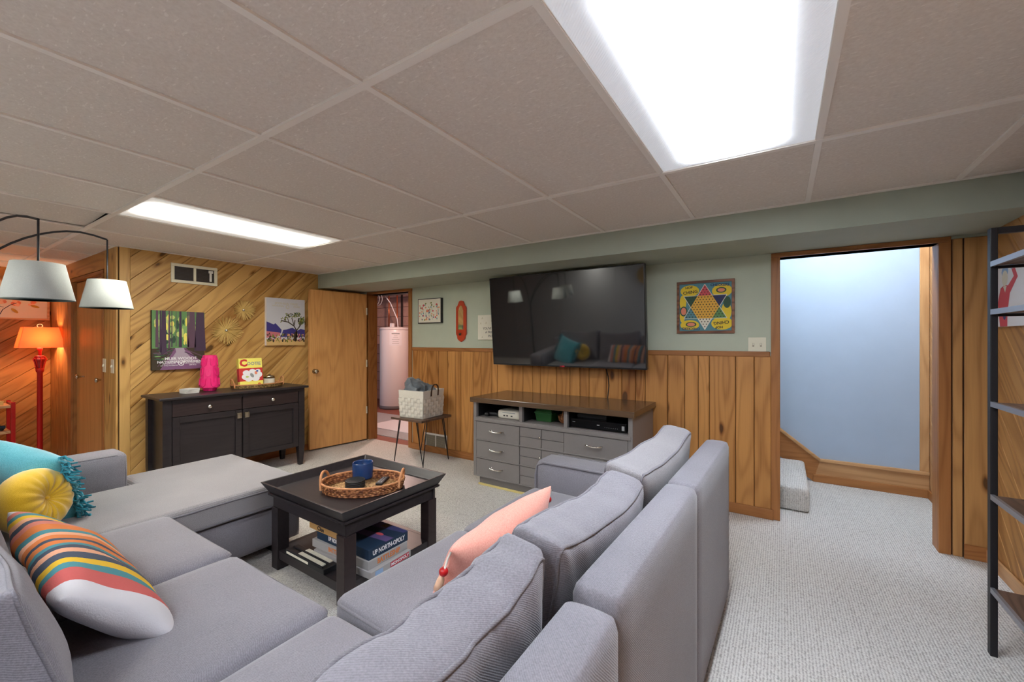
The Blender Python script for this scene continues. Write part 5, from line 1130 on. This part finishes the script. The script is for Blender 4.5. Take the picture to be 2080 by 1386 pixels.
# ------------------------------------------------------------------ glowing corner: red lamp, red shelf, flower print
rl = thing('red_floor_lamp', 'red turned floor lamp with glowing rectangular shade', 'floor lamp', (-6.62, 1.005 - 0.0, 0))
rl.location = (-6.6, 0.985, 0)
MB().lathe([(0.13, 0), (0.13, 0.02), (0.10, 0.03), (0.04, 0.05), (0.02, 0.08)], 24).build('base', 'red_paint', rl)
MB().lathe([(0.02, 0.07), (0.022, 0.1), (0.022, 0.95), (0.03, 0.96), (0.033, 0.985), (0.022, 1.0)], 20).build('pole', 'red_paint', rl)
MB().lathe([(0.022, 0.99), (0.03, 1.01), (0.036, 1.06), (0.048, 1.085), (0.046, 1.10), (0.035, 1.105), (0.034, 1.125), (0.026, 1.13)], 10, smooth=False).build('cage', 'red_dark', rl)
for k in range(8): MB().tube([(0.028 * math.cos(k * 0.785), 0.028 * math.sin(k * 0.785), 0.99), (0.038 * math.cos(k * 0.785), 0.038 * math.sin(k * 0.785), 1.06), (0.05 * math.cos(k * 0.785), 0.05 * math.sin(k * 0.785), 1.09), (0.034 * math.cos(k * 0.785), 0.034 * math.sin(k * 0.785), 1.12)], 0.005, 5).build('cage_rib', 'red_paint', rl)
MB().lathe([(0.013, 1.12), (0.013, 1.18), (0.02, 1.185), (0.02, 1.215)], 14).build('stem', 'red_paint', rl)
MB().ball((0, 0, 1.30), 0.028).build('bulb', 'bulb', rl)
m = MB(); bt, tp = [(-0.13, -0.165), (0.13, -0.165), (0.13, 0.165), (-0.13, 0.165)], [(-0.09, -0.125), (0.09, -0.125), (0.09, 0.125), (-0.09, 0.125)]
for i in range(4):
    j = (i + 1) % 4; m.add([(*bt[i], 1.215), (*bt[j], 1.215), (*tp[j], 1.43), (*tp[i], 1.43)], [(0, 1, 2, 3)])
sh = m.build('shade', 'shade_lit', rl); md = sh.modifiers.new('solid', 'SOLIDIFY'); md.thickness = 0.002
MB().tube([(0, -0.09, 1.428), (0, 0.09, 1.428)], 0.003, 6).tube([(0, 0, 1.22), (0, 0, 1.43)], 0.003, 6).tube([(0, 0.02 * math.cos(q), 1.447 + 0.018 * math.sin(q)) for q in [2 * math.pi * i / 12 for i in range(12)]], 0.003, 6, closed=True).build('harp', 'almond', rl)
ld = bpy.data.lights.new('red_lamp_light', 'POINT'); ld.energy = RED_LAMP_W; ld.color = (1.0, 0.57, 0.34); ld.shadow_soft_size = 0.035
lo = bpy.data.objects.new('bulb_light', ld); COL.objects.link(lo); lo.parent = rl; lo.location = (0, 0, 1.30)
rs = thing('red_shelf', 'low red shelf with pale pine boards beside red lamp', 'shelf', (-6.72, 0.62, 0))
for x in (-0.14, 0.12):
    for y in (-0.42, 0.165): MB().box((x, y, 0), (x + 0.03, y + 0.03, 0.66)).build('post', 'red_paint', rs, bevel=0.003)
for y in (-0.42, 0.165): MB().box((-0.11, y + 0.004, 0.62), (0.12, y + 0.026, 0.65)).build('end_rail', 'red_paint', rs)
for z in (0.10, 0.345, 0.605): MB().box((-0.14, -0.39, z), (0.15, 0.163, z + 0.028)).build('shelf', 'pine', rs, bevel=0.003)
bxo = thing('wooden_box', 'small pale wooden box on red shelf', 'box', (-6.68, 0.70, 0.6335), 0.2)
MB().box((-0.05, -0.035, 0), (0.05, 0.035, 0.03)).build('body', 'cream_wood', bxo, bevel=0.002); MB().box((-0.052, -0.037, 0.0302), (0.052, 0.037, 0.04)).build('lid', 'cream_wood', bxo, bevel=0.002)
tc_ = thing('toy_car', 'small dark toy car on middle board of red shelf', 'toy', (-6.66, 0.70, 0.3735), R(80))
MB().rbox((0.12, 0.055, 0.035), 0.012, (8, 5, 4), 0, Tr(0, 0, 0.032)).rbox((0.06, 0.05, 0.03), 0.012, (6, 5, 4), 0, Tr(-0.005, 0, 0.055)).build('body', 'p_navyg', tc_)
for x in (-0.035, 0.035):
    for y in (-0.03, 0.03): MB().tube([(x, y - 0.006, 0.015), (x, y + 0.006, 0.015)], 0.015, 12).build('wheel', 'black', tc_)
fp = thing('framed_art', 'pale floral watercolour in thin wood frame above red lamp', 'framed art'); fp.matrix_basis = on_far(0.80, 1.735, 0.018)
w_, h_ = 0.64, 0.43
for lo_, hi_ in (((-w_ / 2, -h_ / 2, 0), (w_ / 2, -h_ / 2 + 0.018, 0.025)), ((-w_ / 2, h_ / 2 - 0.018, 0), (w_ / 2, h_ / 2, 0.025)), ((-w_ / 2, -h_ / 2 + 0.018, 0), (-w_ / 2 + 0.018, h_ / 2 - 0.018, 0.025)), ((w_ / 2 - 0.018, -h_ / 2 + 0.018, 0), (w_ / 2, h_ / 2 - 0.018, 0.025))): MB().box(lo_, hi_).build('frame_rail', 'pine', fp)
z = 0.011; MB().box((-w_ / 2 + 0.018, -h_ / 2 + 0.018, 0), (w_ / 2 - 0.018, h_ / 2 - 0.018, z)).build('paper', 'p_cream', fp)
m = MB(); rr = random.Random(8)
for x, y, r_ in ((0.62, 0.42, 0.05), (0.72, 0.56, 0.045), (0.54, 0.58, 0.05), (0.8, 0.44, 0.035), (0.48, 0.45, 0.04)):
    for k in range(7): m.ell(*(q + rr.uniform(-0.022, 0.022) for q in U(x, y)), r_ * rr.uniform(0.35, 0.6), r_ * rr.uniform(0.3, 0.5), z + 0.0006 + k * 1e-4, rr.choice((0, 0, 1)), 10, rr.random())
m.line2([U(0.44, 0.12), U(0.47, 0.24), U(0.55, 0.36), U(0.62, 0.42)], 0.006, z + 0.0016, 2).line2([U(0.2, 0.42), U(0.35, 0.36), U(0.48, 0.3)], 0.004, z + 0.0016, 2)
for k in range(8): m.ell(*U(0.22 + k * 0.03, 0.43 - k * 0.014), 0.014, 0.004, z + 0.0018, 2, 7, 0.9 if k % 2 else -0.9)
m.ell(*U(0.60, 0.22), 0.035, 0.014, z + 0.0018, 3, 10, -0.8).ell(*U(0.83, 0.35), 0.036, 0.013, z + 0.0018, 3, 10, -0.3)
m.build('print', ['p_peach', 'p_coral', 'p_navyg', 'p_leaf'], fp)

# ------------------------------------------------------------------ utility room
hx_c, hy_c = -6.27, 5.52
wh = thing('water_heater', 'tall white cylindrical water heater in utility room', 'water heater', (hx_c, hy_c, -0.003))
MB().lathe([(0.28, 0.0), (0.285, 0.02), (0.285, 0.06), (0.28, 0.065)], 40).build('base_ring', 'heater_grey', wh)
MB().lathe([(0.278, 0.06), (0.28, 0.07), (0.28, 1.50), (0.278, 1.505)], 40).build('tank', 'heater', wh)
MB().lathe([(0.285, 1.49), (0.285, 1.525), (0.26, 1.545), (0.001, 1.56)], 40).build('cap', 'heater', wh)
va_ = math.atan2(-hy_c, -hx_c)
for k, (z0, z1, mt) in enumerate(((1.20, 1.46, 'p_white'),)):
    m = MB(); vs = []; n = 10; a0, a1 = va_ - 0.35, va_ + 0.45
    for i in range(n + 1):
        a_ = a0 + (a1 - a0) * i / n
        for zz in (z0, z1): vs.append((0.2812 * math.cos(a_), 0.2812 * math.sin(a_), zz))
    m.add(vs, [(2 * i, 2 * i + 2, 2 * i + 3, 2 * i + 1) for i in range(n)], 0, None, True).build('label', mt, wh)
for k in range(6):
    a_ = va_ + 0.05; zz = 1.41 - k * 0.035
    m = MB(); vs = []; L_ = (0.26, 0.12, 0.16, 0.24, 0.2, 0.22)[k]
    for i in range(7):
        q = a_ - L_ + 2 * L_ * i / 6
        for z2 in (zz, zz + (0.022 if k == 0 else 0.006)): vs.append((0.2818 * math.cos(q), 0.2818 * math.sin(q), z2))
    m.add(vs, [(2 * i, 2 * i + 2, 2 * i + 3, 2 * i + 1) for i in range(6)], 0).build('label_print', 'p_grey', wh)
MB().tube([(-0.05, -0.1, 1.54), (-0.05, -0.1, 2.2)], 0.012, 8).build('outlet_pipe', 'copper', wh)
MB().tube([(0.12, -0.05, 1.54), (0.12, -0.05, 1.75), (0.12, -0.05, 2.2)], 0.012, 8).build('inlet_pipe', 'copper', wh)
MB().tube([(0.2, -0.1, 1.54), (0.2, -0.12, 1.7), (0.05, -0.15, 2.0), (-0.1, -0.15, 2.15)], 0.009, 8).build('relief_pipe', 'p_white', wh)
MB().box((0.02, -0.14, 1.55), (0.08, -0.08, 1.62)).build('valve', 'p_white', wh)
for i, (x, y, lab) in enumerate(((-6.55, 5.95, 'dark vertical iron pipe left of heater pipes'), (-6.18, 5.95, 'dark vertical iron pipe behind water heater'), (-5.90, 5.95, 'dark vertical iron pipe right of heater pipes'))):
    tag(MB().tube([(x, y, 0), (x, y, 2.26)], 0.02, 10).build('iron_pipe', 'pipe_dark'), lab, 'pipe', 'utility room pipes')
tag(MB().tube([(-8.0, 5.3, 2.16), (-2.2, 5.3, 2.16)], 0.018, 8).build('water_pipe', 'copper'), 'horizontal copper pipe under the utility joists', 'pipe', 'utility room pipes')
tag(MB().tube([(-8.0, 5.1, 2.12), (-2.2, 5.1, 2.12)], 0.025, 8).build('drain_pipe', 'pipe_dark'), 'horizontal dark pipe below the utility joists', 'pipe', 'utility room pipes')
wc = MB()
for k in range(5):
    a_ = 0.07 + 0.012 * k; wc.tube([(-6.35 + k * 0.05 + a_ * math.cos(q), 4.98 + 0.01 * k, 2.04 + a_ * math.sin(q)) for q in [2 * math.pi * i / 16 for i in range(16)]], 0.006, 5, closed=True)
tag(wc.build('cable_coil', 'p_grey'), 'loose coil of grey cable hanging by utility pipes', 'cable')
tag(MB().box((-6.2, 3.78, -0.003), (-3.85, 4.95, 0.006)).build('floor_sheet', 'sheet_grey'), 'flat grey rug on the utility room floor', 'sheet')  # thin even grey slab over part of the utility floor
tag(MB().box((-5.25, 4.05, 0.0062), (-4.3, 4.72, 0.014)).build('floor_mat', 'mat_white', bevel=0.003), 'white mat lying on grey utility room rug', 'mat')

# ------------------------------------------------------------------ baskets on the rear wall (seen mirrored in the television)
for i, (x, z, r_, mt) in enumerate(((-1.25, 1.42, 0.20, 'rattan'), (-1.62, 1.78, 0.15, 'leather'), (-2.2, 1.72, 0.17, 'seagrass'), (-0.85, 1.80, 0.16, 'leather'))):
    b_ = thing('wall_basket', ('flat round rattan basket on grey rear wall', 'small dark round basket on grey rear wall', 'round seagrass basket on grey rear wall', 'dark round basket nearest the rear wall corner')[i], 'wall basket', group='round baskets on the rear wall')
    b_.matrix_basis = frame((x, REAR + 0.002, z), (-1, 0, 0), (0, 0, 1), (0, 1, 0))
    m = MB()
    for k in range(9):
        q = r_ * (k + 0.6) / 9; m.tube([(q * math.cos(2 * math.pi * j / 40), q * math.sin(2 * math.pi * j / 40), 0.012 + 0.03 * (k / 8) ** 3) for j in range(40)], r_ / 15, 6, closed=True)
    m.build('coils', mt, b_); MB().lathe([(0.001, 0.0), (r_ * 0.9, 0.0), (r_ * 0.92, 0.008), (0.001, 0.008)], 32).build('backing', mt, b_)
